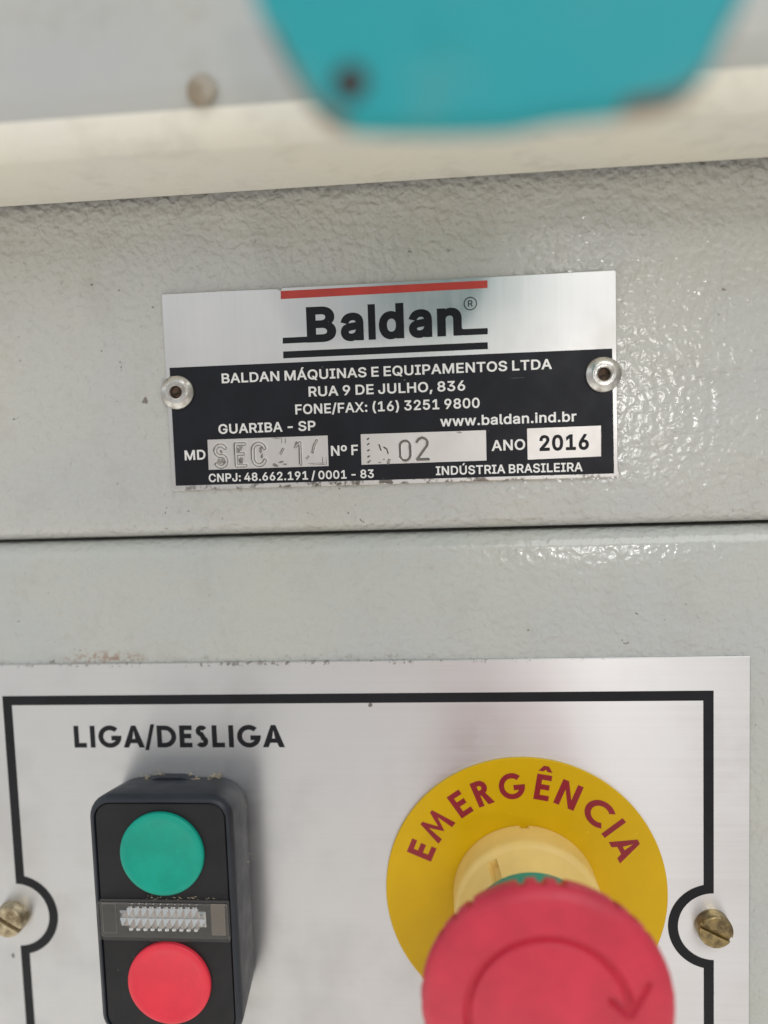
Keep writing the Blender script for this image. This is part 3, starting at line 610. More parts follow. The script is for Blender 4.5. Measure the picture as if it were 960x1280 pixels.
# geometric capitals drawn for the control plate, one cap height = 1, stroke t
def caps(ch, t):
    r = 0.5
    if ch == 'I':
        return t, [[(0, 0), (t, 0), (t, 1), (0, 1)]]
    if ch == 'L':
        return 0.55, [[(0, 0), (0.55, 0), (0.55, t), (t, t), (t, 1), (0, 1)]]
    if ch in 'EÊ':
        w, a, b = 0.55, 0.5 - t / 2 + 0.02, 0.5 + t / 2 + 0.02
        lp = [[(0, 0), (w, 0), (w, t), (t, t), (t, a), (w * 0.94, a), (w * 0.94, b), (t, b), (t, 1 - t), (w, 1 - t), (w, 1), (0, 1)]]
        if ch == 'Ê':
            lp.append([(0.02, 1.12), (0.2, 1.12), (0.28, 1.2), (0.36, 1.12), (0.54, 1.12), (0.37, 1.34), (0.19, 1.34)])
        return w, lp
    if ch == 'A':
        w, h = 0.94, t * 1.12
        s = 0.47 - h / 2
        yb, yt = 0.2, 0.2 + t * 0.9
        k = 0.47 / 1.0

        def xin(y):
            return h + (y / (1 - 0.0)) * k * 0.92
        top = 0.77
        return w, [[(0, 0), (h, 0), (h + yb * k * 0.9, yb), (w - h - yb * k * 0.9, yb), (w - h, 0), (w, 0), (w / 2 + h / 2.4, 1), (w / 2 - h / 2.4, 1)],
                   [(h + yt * k * 0.9, yt), (w / 2, top), (w - h - yt * k * 0.9, yt)]]
    if ch == 'M':
        w = 1.02
        h = t * 1.05
        return w, [[(0, 0), (h, 0), (0.25, 0.66), (w / 2, 0.12), (w - 0.25, 0.66), (w - h, 0), (w, 0), (w - 0.17, 1), (w - 0.29, 1), (w / 2, 0.42), (0.29, 1), (0.17, 1)]]
    if ch == 'N':
        w = 0.74
        return w, [[(0, 0), (t, 0), (t, 0.66), (w - t, 0), (w, 0), (w, 1), (w - t, 1), (w - t, 0.34), (t, 1), (0, 1)]]
    if ch in 'CG':
        rx = r + 0.01
        o = [(rx + rx * math.cos(R(a)), 0.5 + rx * math.sin(R(a))) for a in range(46, 315 if ch == 'C' else 352, 6)]
        ri = rx - t
        if ch == 'C':
            i = [(rx + ri * math.cos(R(a)), 0.5 + ri * math.sin(R(a))) for a in range(312, 45, -6)]
            return 0.86, [o + i]
        o += [(2 * rx, 0.5 + 0.04), (rx + 0.06, 0.54), (rx + 0.06, 0.54 - t), (rx + ri * 0.93, 0.54 - t)]
        i = [(rx + ri * math.cos(R(a)), 0.5 + ri * math.sin(R(a))) for a in range(334, 45, -6)]
        return 2 * rx, [o + i]
    if ch == 'D':
        w = 0.84
        o = [(0, 0), (w - 0.5, 0)] + arc(w - 0.5, 0.5, 0.5, -90, 90, 16)[1:] + [(0, 1)]
        q = 0.5 - t
        i = [(t, t), (w - 0.5, t)] + arc(w - 0.5, 0.5, q, -90, 90, 16)[1:] + [(t, 1 - t)]
        return w, [o, i[::-1]]
    if ch == 'R':
        w, cy, ro = 0.62, 0.71, 0.29
        ri = ro - t
        xo = w - 0.06 - ro
        o = [(0, 0), (t, 0), (t, 0.42), (0.24, 0.42), (w - t * 1.25, 0), (w, 0), (0.43, 0.44)] + arc(xo, cy, ro, -62, 90, 12) + [(0, 1)]
        i = [(t, cy - ri), (xo, cy - ri)] + arc(xo, cy, ri, -90, 90, 10)[1:] + [(t, cy + ri)]
        return w, [o, i[::-1]]
    if ch == 'S':
        h = t / 2
        c = arc(0.29, 0.745, 0.255 - h, 28, 262, 14) + [(0.33, 0.49)] + arc(0.29, 0.27, 0.27 - h, 68, -152, 14)
        return 0.58, [stroke(c, t)]
    if ch == '/':
        return 0.46, [[(0, -0.12), (t * 0.8, -0.12), (0.46, 1.06), (0.46 - t * 0.8, 1.06)]]


def copy_tree(o, loc, parent=None):
    c = o.copy()
    COL.objects.link(c)
    c.parent = parent
    if loc is not None:
        c.location = W(loc)
    for ch in list(o.children):
        copy_tree(ch, None, c)
    return c


# ------------------------------------------------------------------ cabinet
Z0 = -0.8                                                # face of the painted sheet
SEAM = 78.62


def fold(y, z, r, a0, a1, n=8):
    return [(y + r * math.sin(R(a0 + (a1 - a0) * i / n)), z + r * math.cos(R(a0 + (a1 - a0) * i / n))) for i in range(n + 1)]


# upper sheet: flat face, rounded return at its lower edge
r = 3.6
lo = SEAM + 0.32
prof = [(196, Z0), (lo + r + 6, Z0)] + fold(lo + r, Z0 - r, r, -6, -90) + [(lo, Z0 - 24), (lo + 1.5, Z0 - 24), (lo + 1.5, Z0 - r - 2), (lo + r + 4, Z0 - 1.6), (196, Z0 - 1.6)]
up = mesh('cabinet_panel', extrude_profile(prof, -175, 120, 1), M_UP, None, (-27, 115, Z0), 40)
props(up, 'grey textured painted cabinet panel above the seam, behind the silver maker plate', 'cabinet panel', 'painted cabinet panels')
# lower sheet: rounded upper edge, rebate running up behind the upper sheet
hi = SEAM - 0.32
r = 4.2
prof = [(-95, Z0)] + [(hi - r - 6, Z0)] + fold(hi - r, Z0 - r, r, 6, 90) + [(hi, Z0 - 10), (hi + 24, Z0 - 26), (hi + 24, Z0 - 28), (hi - 2, Z0 - 12), (hi - r - 6, Z0 - 1.6), (-95, Z0 - 1.6)]
low = mesh('cabinet_panel', extrude_profile(prof, -175, 120, 1), M_LOW, None, (-27, 0, Z0), 40)
props(low, 'grey green textured cabinet panel below the seam, carrying the brushed control plate', 'cabinet panel', 'painted cabinet panels')

# overhanging hood: level underside, rounded lip, upright face
HZ = 34.0
lr = 9.0
ly = 148.2
prof = [(150.25, 1.2), (150.15, 2.0), (ly + 0.1, HZ - lr)] + [(ly + lr - lr * math.cos(R(a)), HZ - lr + lr * math.sin(R(a))) for a in range(6, 91, 7)] + [(ly + 90, HZ), (ly + 90, -12), (ly + 10, Z0 - 12), (ly + 10, 1.2)]
bm = extrude_profile(prof, -190, 140, 1)
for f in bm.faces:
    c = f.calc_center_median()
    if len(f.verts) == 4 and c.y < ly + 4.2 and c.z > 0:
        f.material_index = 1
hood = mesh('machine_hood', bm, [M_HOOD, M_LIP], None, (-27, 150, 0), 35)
props(hood, 'pale grey painted hood jutting out over the panel, with a cream underside', 'hood')
bm = lathe(-51.98, 154.10, [(0.01, HZ + 0.7), (1.2, HZ + 0.65), (2.0, HZ + 0.4), (2.4, HZ + 0.1), (2.5, HZ - 0.3)], 32)
mesh('bolt', bm, M_SPOT, hood, None, 40)

# turquoise plate standing off the hood on a spacer
TZ = 80.0
out = [(-36.13, 165)] + [(-32.53, 141.48), (-31.43, 136.51), (-30.42, 134.19), (-29.12, 131.56), (-27.46, 128.61), (-26.33, 127.11), (-25.03, 126.03), (-23.42, 125.42), (-19.9, 124.97), (-16.98, 124.7), (-11.18, 124.44), (-8.31, 124.38), (-4.04, 124.92), (1.58, 125.08), (5.61, 125.34), (7.26, 125.84), (8.5, 126.77), (9.25, 127.59), (10.27, 129.94), (12.02, 133.02), (13.35, 137.54)] + [(17.35, 165)]
s_out = 1 if area(out) > 0 else -1
bm = loft([[(x, y, TZ) for x, y in out], [(x, y, TZ + 2.4) for x, y in out], [(x, y, TZ + 3.0) for x, y in fatten(out, -0.35 * s_out)]])
for f in bm.faces:
    c = f.calc_center_median()
    if len(f.verts) == 4 and c.y < 134 and c.z > TZ + 0.5 and (c.x < -22.5 or c.x > 3):
        f.material_index = 1
teal = mesh('bracket_plate', bm, [M_TEAL, M_RUST], None, (-9, 145, TZ))
props(teal, 'turquoise painted metal plate with rust chipped rounded corners, mounted on the hood', 'bracket')
mesh('spacer', loft([[(x, y, z) for x, y in rrect(-9, 156, 24, 16, 2, 3)] for z in (HZ + 0.02, TZ - 0.01)]), M_TEAL, teal)
bm = lathe(-22.87, 128.59, [(0.01, TZ + 3.5), (1.1, TZ + 3.45), (1.6, TZ + 3.25), (1.8, TZ + 2.9)], 24)
mesh('bolt', bm, M_DARK, teal, None, 40)
bm = lathe(-14.22, 132.44, [(0.01, TZ + 3.3), (0.9, TZ + 3.28), (1.4, TZ + 3.2), (1.6, TZ + 2.9)], 24)
mesh('bolt', bm, M_TEAL, teal, None, 40)

# ------------------------------------------------------------------ maker plate
NX0, NX1, NY0, NY1 = -73.46, 20.78, 88.98, 130.72
np_ = T('maker_plate', (-26.34, 109.85, 0), 'silver and black riveted maker plate with red stripe and stamped year 2016', 'name plate')
plate = [(NX0, NY1), (NX0, NY0 + 0.5), (NX0 + 0.5, NY0), (-20, NY0 + 0.06), (NX1 - 1.2, NY0), (NX1 + 0.35, NY0 + 0.35), (NX1, NY0 + 1.6), (NX1 - 0.05, 108), (NX1, NY1 - 0.2), (NX1 - 0.3, NY1), (-30, NY1 - 0.05), (-47.4, NY1), (-47.9, NY1 - 0.55), (-48.6, NY1 - 0.15), (-60, NY1 - 0.02)]
in2 = fatten(plate, -0.15 if area(plate) > 0 else 0.15)
w1 = [(-65.1, 93.25), (-39.15, 93.22), (-39.1, 99.65), (-65.05, 99.67)]
w2 = [(-32.15, 93.25), (-6.0, 93.27), (-5.97, 99.55), (-32.1, 99.65)]
w3 = [(2.45, 93.15), (17.33, 93.35), (17.38, 99.62), (2.43, 99.58)]
bm = loft([[(x, y, Z0 + 0.02) for x, y in plate], [(x, y, -0.14) for x, y in plate], [(x, y, 0.0) for x, y in in2]], True, False)
fill(bm, [in2] + [fatten(q, -0.02)[::sg] for q in (w1, w2) for sg in (-1 if area(in2) > 0 else 1,)], 0.0)
bmesh.ops.remove_doubles(bm, verts=bm.verts, dist=0.0005)
mesh('plate', bm, M_PLATE, np_, uv='x')
zf, zl = 0.03, 0.06
# dark printed field with three bare windows
bm = bmesh.new()
fld = [(-72.52, 90.05), (19.9, 89.75), (19.78, 115.08), (-72.5, 115.2)]
fill(bm, [fld, w1[::-1], w2[::-1], w3[::-1]], zf)
mesh('printed_field', bm, M_INK, np_)
bm = bmesh.new()
fill(bm, [fatten(w3, 0.05)], 0.015)
mesh('value_window', bm, M_VALUE, np_, uv='x')
bm = bmesh.new()
for text, x0, x1, y, y1, cap in (
        ('BALDAN MÁQUINAS E EQUIPAMENTOS LTDA', -61.28, 7.70, 111.45, 111.5, 2.05),
        ('RUA 9 DE JULHO, 836', -42.78, -10.03, 107.9, 107.85, 2.08),
        ('FONE/FAX: (16) 3251 9800', -45.77, -7.14, 104.3, 104.2, 2.08),
        ('www.baldan.ind.br', -15.40, 12.47, 100.62, 100.66, 2.08),
        ('GUARIBA - SP', -62.53, -41.60, 100.8, 100.8, 2.05),
        ('MD', -70.20, -65.64, 95.45, 95.5, 2.1), ('Nº F', -38.52, -32.77, 95.3, 95.35, 2.15), ('ANO', -4.93, 1.99, 95.2, 95.25, 2.2),
        ('CNPJ: 48.662.191 / 0001 - 83', -65.18, -29.61, 90.62, 90.42, 1.78),
        ('INDÚSTRIA BRASILEIRA', -16.56, 13.59, 90.55, 90.4, 1.85)):
    glyph_run(bm, text, x0, x1, y, cap, zl, 0.036, y1)
mesh('lettering', bm, M_WHITE, np_)
bm = bmesh.new()
glyph_run(bm, '2016', 4.89, 14.92, 94.83, 3.25, 0.04, 0.06, 94.80)
mesh('year_lettering', bm, M_INK2, np_)
LOGO_CAP = {'l': 7.2, 'd': 7.2}
bm = bmesh.new()
for ch, x0, x1 in (('B', -42.65, -36.45), ('a', -35.5, -30.7), ('d', -27.5, -22.3), ('a', -21.3, -16.5), ('n', -15.45, -10.4)):
    glyph_run(bm, ch, x0, x1, 119.1, LOGO_CAP.get(ch, 7.3), zf, 0.069)
fill(bm, [[(-29.72, 119.1), (-28.2, 119.1), (-28.2, 126.35), (-29.72, 126.35)]], zf)
fill(bm, [[(-47.86, 119.15), (-42.0, 119.15), (-42.0, 120.36), (-47.8, 120.36)]], zf + 0.004)
fill(bm, [[(-47.88, 116.1), (-5.2, 116.1), (-5.2, 117.5), (-47.84, 117.52)]], zf)
tail = [(-11.9, 121.6)] + [(-9.9 - 2.0 * math.cos(R(a)), 121.1 - 2.0 * math.sin(R(a))) for a in range(0, 91, 15)] + [(-5.15, 119.1), (-5.15, 120.36), (-9.9, 120.36)] + [(-9.9 - 0.75 * math.cos(R(a)), 121.1 - 0.75 * math.sin(R(a))) for a in range(75, -1, -15)] + [(-10.45, 121.6)]
fill(bm, [tail], zf + 0.004)
glyph_run(bm, 'R', -9.05, -8.05, 124.82, 1.28, zf, 0.02)
ro = [(-8.57 + 1.36 * math.cos(R(a)), 125.45 + 1.36 * math.sin(R(a))) for a in range(0, 360, 10)]
ri = [(-8.57 + 1.16 * math.cos(R(a)), 125.45 + 1.16 * math.sin(R(a))) for a in range(0, 360, 10)]
fill(bm, [ro, ri[::-1]], zf)
mesh('logo', bm, M_INK2, np_)
bm = bmesh.new()
fill(bm, [[(-47.86, 128.33), (-47.8, 130.0), (-4.96, 129.93), (-4.99, 128.4)]], zf)
mesh('red_stripe', bm, M_RED, np_)


# hand stamped characters, the shade of the grooves put into their colour
def stamped(which, x, y, s):
    if which == 'S':
        return arc(x + 1.5 * s, y + 3.55 * s, 1.15 * s, 30, 260, 10) + arc(x + 1.5 * s, y + 1.3 * s, 1.2 * s, 75, -150, 10)
    if which == 'C':
        return arc(x + 1.5 * s, y + 3.4 * s, 1.3 * s, 15, 180, 8) + arc(x + 1.5 * s, y + 1.45 * s, 1.3 * s, 180, 345, 8)
    if which == '0':
        return arc(x + 1.3 * s, y + 3.5 * s, 1.15 * s, 0, 180, 8) + arc(x + 1.3 * s, y + 1.35 * s, 1.15 * s, 180, 358, 8) + [(x + 2.45 * s, y + 3.4 * s)]
    if which == '1':
        return [(x + 0.2 * s, y + 3.8 * s), (x + 1.2 * s, y + 4.7 * s), (x + 1.2 * s, y + 0.1 * s)]
    if which == '2':
        return arc(x + 1.25 * s, y + 3.5 * s, 1.1 * s, 165, -25, 9) + [(x + 0.1 * s, y + 0.2 * s), (x + 2.5 * s, y + 0.2 * s)]


def seg_d(p, a, b):
    ab = (b[0] - a[0], b[1] - a[1])
    t_ = max(0, min(1, ((p[0] - a[0]) * ab[0] + (p[1] - a[1]) * ab[1]) / (ab[0] ** 2 + ab[1] ** 2 + 1e-12)))
    return math.hypot(p[0] - a[0] - t_ * ab[0], p[1] - a[1] - t_ * ab[1])


def stamped_window(q, lines, name, half, lo_):
    """bare field punched with characters: a fine sheet pressed in along the strokes"""
    nx_, ny_ = 230, 58
    bm_ = bmesh.new()
    segs = [(a, b, w_) for pl, w_ in lines for a, b in zip(pl, pl[1:])]
    rows, near = [], {}
    for j_ in range(ny_ + 1):
        v_ = j_ / ny_
        row = []
        for i_ in range(nx_ + 1):
            u_ = i_ / nx_
            p = [(q[0][k_] * (1 - u_) + q[1][k_] * u_) * (1 - v_) + (q[3][k_] * (1 - u_) + q[2][k_] * u_) * v_ for k_ in (0, 1)]
            d = 9.0
            for a, b, w_ in segs:
                if min(a[0], b[0]) - 0.8 < p[0] < max(a[0], b[0]) + 0.8:
                    d = min(d, seg_d(p, a, b) * half / w_)
            if d < half * 0.5:
                z = -0.28
            elif d < half:
                z = -0.28 * (half - d) / (half * 0.5)
            elif d < half * 1.5:
                z = 0.05 * math.sin(math.pi * (d - half) / (half * 0.5))
            else:
                z = 0.0
            z += 0.004 * math.sin(p[0] * 0.9 + 0.5) * math.sin(p[1] * 0.7)
            vv = bm_.verts.new((p[0], p[1], 0.012 + z))
            near[vv] = d
            row.append(vv)
        rows.append(row)
    for a, b in zip(rows, rows[1:]):
        for i_ in range(nx_):
            f = bm_.faces.new((a[i_], a[i_ + 1], b[i_ + 1], b[i_]))
            d = sum(near[x_] for x_ in f.verts) / 4
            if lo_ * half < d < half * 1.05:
                f.material_index = 1  # groove sides take a darker colour that stands in for shade
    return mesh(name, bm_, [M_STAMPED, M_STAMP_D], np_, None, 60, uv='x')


st1 = [(stamped('S', -63.85, 93.7, 1.0), 0.42), (stamped('C', -55.55, 93.75, 1.0), 0.42), (stamped('1', -46.3, 93.7, 1.0), 0.30)]
st1 += [(pl, 0.36) for pl in ([(-59.0, 98.6), (-59.0, 93.8)], [(-59.0, 98.5), (-57.0, 98.5)], [(-59.0, 96.4), (-57.4, 96.4)], [(-59.0, 93.9), (-57.0, 93.9)])]
st1 += [([(-41.5, 98.7), (-42.1, 97.6), (-42.45, 96.2)], 0.26), ([(-43.3, 95.4), (-43.8, 95.0)], 0.2), ([(-48.7, 97.2), (-49.3, 96.2)], 0.26)]
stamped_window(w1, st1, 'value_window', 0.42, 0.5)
st2 = [(stamped('0', -24.1, 93.65, 0.93), 0.22), (stamped('2', -20.55, 93.75, 1.02), 0.24)]
st2 += [([(-28.3, 97.3), (-27.95, 96.1)], 0.14), ([(-27.3, 96.8), (-26.7, 96.3), (-26.5, 95.5)], 0.14)]
st2 += [([(-30.4, y_ + 0.25), (-30.8, y_)], 0.12) for y_ in (98.5, 97.4, 96.1, 94.8, 93.7)]
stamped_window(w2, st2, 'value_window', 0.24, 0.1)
bm = bmesh.new()
rnd = random.Random(3)


def blot(cx, cy, rx, ry, k):
    ph = [rnd.uniform(0, 6.28) for _ in range(3)]
    lp = []
    for i in range(26):
        a = 2 * math.pi * i / 26
        q = 1 + 0.28 * math.sin(2 * a + ph[0]) + 0.2 * math.sin(5 * a + ph[1]) + 0.14 * math.sin(9 * a + ph[2])
        lp.append((cx + rx * q * math.cos(a), cy + ry * q * math.sin(a)))
    fill(bm, [lp], 0.085 + 0.001 * k)


for k, (cx, cy, rx, ry) in enumerate(((-62.4, 95.0, 0.65, 0.75), (-62.2, 97.0, 0.3, 0.3), (-58.1, 97.5, 0.5, 0.6), (-58.0, 95.0, 0.4, 0.85), (-53.6, 97.1, 0.42, 0.55), (-53.4, 95.8, 0.2, 0.6), (-50.6, 93.75, 0.6, 0.35), (-49.3, 94.4, 0.5, 0.22), (-48.5, 93.9, 0.35, 0.2),
                                    (-50.0, 99.45, 0.9, 0.14), (-49.0, 99.0, 0.12, 0.5), (-48.2, 98.9, 0.1, 0.5), (-45.9, 98.3, 0.35, 0.3), (-41.7, 93.9, 1.5, 0.08), (-41.2, 93.6, 1.9, 0.06), (-40.4, 94.5, 0.06, 0.8), (-39.6, 94.3, 0.06, 0.7),
                                    (-26.4, 93.75, 0.4, 0.5), (-28.2, 93.6, 0.4, 0.12), (-27.4, 94.2, 0.2, 0.12), (-30.4, 94.0, 0.25, 0.2), (-11.5, 99.3, 0.6, 0.14))):
    blot(cx, cy, rx, ry, k)
mesh('worn_smudges', bm, M_SMUDGE, np_)

# rivets
rv = T('rivet', (-71.0, 109.92, 0), 'aluminium blind rivet on the left edge of the maker plate', 'rivet', 'rivets holding the maker plate')
bm = lathe(-71.0, 109.92, [(3.45, 0.05), (3.6, 0.25), (3.58, 0.45), (3.4, 0.62), (2.8, 0.98), (2.3, 1.22), (2.18, 1.24), (2.05, 1.2), (1.62, 1.2), (1.55, 1.32), (1.42, 1.36), (1.3, 1.25), (1.22, 0.9), (1.2, -0.6)], 64, lambda r_, a, z: (r_ * (1 + 0.012 * math.sin(3 * a + 1)), a, z), False)
mesh('flange', bm, M_RIVET, rv, None, 50)
bm = lathe(-71.0, 109.92, [(1.19, 0.0), (1.12, 0.45), (0.95, 0.5), (0.6, 0.2), (0.1, 0.1)], 32)
mesh('core', bm, M_CORE, rv, None, 50)
rv2 = copy_tree(rv, (17.91, 109.92, 0))
rv2['label'] = 'aluminium blind rivet on the right edge of the maker plate'

# ------------------------------------------------------------------ control plate
cp = T('control_plate', (-37.8, -7.3, 0), 'brushed aluminium control plate with a black border line below the seam', 'control plate')
PX0, PX1, PY1 = -122.7, 47.13, 51.22
PY0 = -2 * 7.33 - PY1
cpl = [(PX0, PY0), (PX1, PY0), (PX1, PY1), (PX0, PY1)]


def sq(k):
    return [(PX0 + k, PY0 + k), (PX1 - k, PY0 + k), (PX1 - k, PY1 - k), (PX0 + k, PY1 - k)]


bm = loft([[(x, y, Z0 + 0.02) for x, y in sq(0)], [(x, y, -0.22) for x, y in sq(0)], [(x, y, 0) for x, y in sq(0.2)]])
mesh('plate', bm, M_CTRL, cp, uv='z')
SY = -7.33


def border(xl, xr, yt, ra):
    """frame outline stepping round the two screws"""
    yb = 2 * SY - yt
    dl = math.degrees(math.acos(max(-1, min(1, (xl + 115.2) / ra))))
    p = [(xl, yb)]
    aR = math.degrees(math.acos(max(-1, min(1, (39.67 - xr) / ra))))
    p += [(xr, yb)]
    p += [(39.67 - ra * math.cos(R(a)), SY + ra * math.sin(R(a))) for a in [-aR + 2 * aR * i / 28 for i in range(29)]]
    p += [(xr, yt), (xl, yt)]
    p += [(-115.2 + ra * math.cos(R(a)), SY + ra * math.sin(R(a))) for a in [dl - 2 * dl * i / 28 for i in range(29)]]
    return p


bm = bmesh.new()
fill(bm, [border(-115.2, 39.67, 44.04, 7.42), border(-113.1, 37.58, 41.93, 9.5)[::-1]], 0.03)
mesh('border_line', bm, M_INK2, cp)
bm = bmesh.new()
word, t = 'LIGA/DESLIGA', 0.215
gap = {'L': 0.17, 'I': 0.15, 'G': 0.07, 'A': 0.0, '/': 0.09, 'D': 0.14, 'E': 0.13, 'S': 0.15}
pen, runs = 0.0, []
for ch in word:
    w, lp = caps(ch, t)
    runs.append([[(x + pen, y) for x, y in l] for l in lp])
    pen += w + gap[ch]
pen -= gap['A']
k = (-51.2 + 99.05) / pen
for g in runs:
    fill(bm, [[(-99.05 + x * k, 32.12 + y * 5.0) for x, y in l] for l in g], 0.03)
mesh('lettering', bm, M_INK2, cp)


# slotted cheese-head screws
def screw(loc, ang, label, m_body, rad, m_slot):
    t_ = T('screw', loc, label, 'screw', 'screws fixing the control plate')
    x, y = loc[0], loc[1]

    def slot(r_, a, z):
        if z > 1.9:
            px, py = r_ * math.cos(a), r_ * math.sin(a)
            d = -px * math.sin(R(ang)) + py * math.cos(R(ang))
            if abs(d) < 0.52:
                z = z - 0.85 * min(1, (0.52 - abs(d)) / 0.12)
        return r_, a, z
    prof_ = [(rad, 0.02), (rad, 1.0), (rad, 2.1), (rad * 0.985, 2.4), (rad * 0.95, 2.62), (rad * 0.88, 2.72)] + [(rad * 0.88 * (1 - i / 30), 2.72 + 0.1 * (i / 30)) for i in range(1, 30)]
    bm_ = lathe(x, y, prof_, 180, slot)
    mesh('head', bm_, m_body, t_, None, 40)
    bm_ = bmesh.new()
    u, v = Vector((math.cos(R(ang)), math.sin(R(ang)))), Vector((-math.sin(R(ang)), math.cos(R(ang))))
    e = [Vector((x, y)) + u * (sx * rad * 0.96) + v * (sy * 0.40) for sx, sy in ((-1, -1), (1, -1), (1, 1), (-1, 1))]
    loft([[(p.x, p.y, 1.5) for p in e], [(p.x, p.y, 1.96) for p in e]], bm=bm_)
    mesh('slot', bm_, m_slot, t_)


screw((-116.4, -7.6, 0), -32, 'tarnished slotted screw at the left border of the control plate, near the black button box', M_OLDBRASS, 3.6, M_SLOT)
screw((39.3, -6.9, 0), -27, 'dull brass slotted screw at the right border of the control plate, beside the yellow disc', M_BRASS, 3.55, M_BRASS)

# ------------------------------------------------------------------ double push button
BX, BY = -75.15, 0.65
pb = T('push_button_box', (BX, BY, 0), 'dark plastic box with a green and a red round push button', 'push button')


def rr(w, h, r_, z, dy=0.0):
    return [(x, y, z) for x, y in rrect(BX, BY + dy, w, h, r_, 7)]


bm = loft([rr(29.5, 49.4, 6.0, 0.02), rr(29.8, 49.8, 6.0, 0.6), rr(30.1, 51.4, 5.4, 6.0), rr(30.4, 52.4, 4.6, 10.9), rr(30.3, 52.3, 4.6, 11.5), rr(29.8, 51.8, 4.4, 12.1), rr(29.0, 51.0, 4.0, 12.55), rr(28.3, 50.3, 3.7, 12.65), rr(27.9, 49.9, 3.5, 12.5), rr(27.8, 49.8, 3.4, 11.6)])
loft([[(BX - 1.5 + x, BY + 24.0 + y, z) for x, y in ((-6.5, 0), (6.5, 0), (5.0, 1.0), (2.5, 1.55), (-2.5, 1.55), (-5.0, 1.0))] for z in (0.02, 2.2)], bm=bm)
mesh('housing', bm, M_BOX, pb, None, 35)
bm = loft([rr(27.4, 49.4, 3.2, 11.5), rr(27.4, 49.4, 3.2, 12.2), rr(27.1, 49.1, 3.1, 12.38)])
mesh('face_panel', bm, M_FACE, pb, None, 35)


def button(name, cy, mt_):
    rb_ = 8.85
    p = [(rb_, 12.0), (rb_, 12.85), (rb_ - 0.08, 13.08), (rb_ - 0.3, 13.26), (rb_ - 0.7, 13.34), (rb_ - 1.3, 13.3)] + [(x_, 12.46 + 0.80 * (x_ / 7.5) ** 2.4) for x_ in (7.2, 6.6, 6.0, 5.4, 4.8, 4.2, 3.6, 3.0, 2.4, 1.8, 1.2, 0.6, 0.02)]
    return mesh(name, lathe(BX + 0.25, cy, p, 96), mt_, pb, (BX, cy, 12.4), 50)


button('start_button', BY + 14.2, M_GREEN)['label'] = 'green round push button'
button('stop_button', BY - 13.75, M_REDBTN)['label'] = 'red round push button'
# pilot lens: smoky bed, mirror facets, clear cover
LY = BY + 0.15


def slab(cx, cy, w, h, r_, z0, z1, b=0.15):
    return loft([[(x, y, z0) for x, y in rrect(cx, cy, w, h, r_, 4)], [(x, y, z1 - b) for x, y in rrect(cx, cy, w, h, r_, 4)], [(x, y, z1) for x, y in rrect(cx, cy, w - 2 * b, h - 2 * b, max(0.05, r_ - b), 4)]])


lens = mesh('pilot_lens', slab(BX, LY, 27.6, 8.2, 0.4, 12.3, 12.62, 0.05), M_SMOKE, pb)
bm = bmesh.new()
cw, chh = 1.53, 2.2
FX = BX - 0.35
for i in range(12):
    for j in range(4):
        cx = FX + (i - 5.5) * cw
        y0_, y1_, ya = LY + 0.1 + (j - 2) * chh, LY + 0.1 + (j - 1) * chh, LY + 0.1 + (j - 1.5) * chh
        if j == 0:
            y0_ = y1_ - 0.42
        if j == 3:
            y1_ = y0_ + 0.42
        if j in (0, 3) and i in (0, 11):
            continue
        if i in (0, 11) and j in (1, 2):                 # rounded slot ends
            if j == 1:
                y0_ += 0.5
            else:
                y1_ -= 0.5
        q = cw * (0.5 if j in (1, 2) else 0.28)
        b4 = [bm.verts.new((cx + sx * q, yy, 12.64)) for sx, yy in ((-1, y0_), (1, y0_), (1, y1_), (-1, y1_))]
        tip = bm.verts.new((cx + rnd.uniform(-.05, .05), max(y0_ + 0.02, min(y1_ - 0.02, ya)), 13.5 if j in (1, 2) else 12.86))
        for u in range(4):
            bm.faces.new((b4[u], b4[(u + 1) % 4], tip))
mesh('mirror_facets', bm, M_CHROME, lens)
bm = slab(BX + 11.4, LY, 3.0, 6.6, 0.2, 12.63, 12.72, 0.03)
mesh('lens_end', bm, M_TAN, lens)
for cx_, w_, h_, z_ in ((BX - 11.8, 2.9, 6.4, 12.66), (BX + 11.5, 2.5, 6.0, 12.76)):
    bm = bmesh.new()
    fill(bm, [rrect(cx_, LY, w_, h_, 0.2, 3), rrect(cx_, LY, w_ - 0.17, h_ - 0.17, 0.15, 3)[::-1]], z_)
    mesh('lens_rim', bm, M_STAMP_D, lens)
mesh('clear_cover', slab(BX, LY, 27.8, 8.3, 0.5, 13.55, 13.95, 0.2), M_CLEAR, lens)

# sawdust caught on the box
bm = bmesh.new()
rnd = random.Random(11)


def fibre(p, d, ln, w=0.07):
    p = Vector(p)
    pts = [p]
    d = Vector(d).normalized()
    for i in range(4):
        d = (d + Vector((rnd.uniform(-.5, .5), rnd.uniform(-.5, .5), rnd.uniform(-.3, .3)))).normalized()
        pts.append(pts[-1] + d * ln / 4)
    loops = []
    for i, q in enumerate(pts):
        s = w * (1 - 0.7 * abs(i - 2) / 2)
        loops.append([(q.x + s * math.cos(a), q.y + s * math.sin(a), q.z + s * 0.6 * math.sin(a * 2)) for a in (0, 2.1, 4.2)])
    loft(loops, bm=bm)


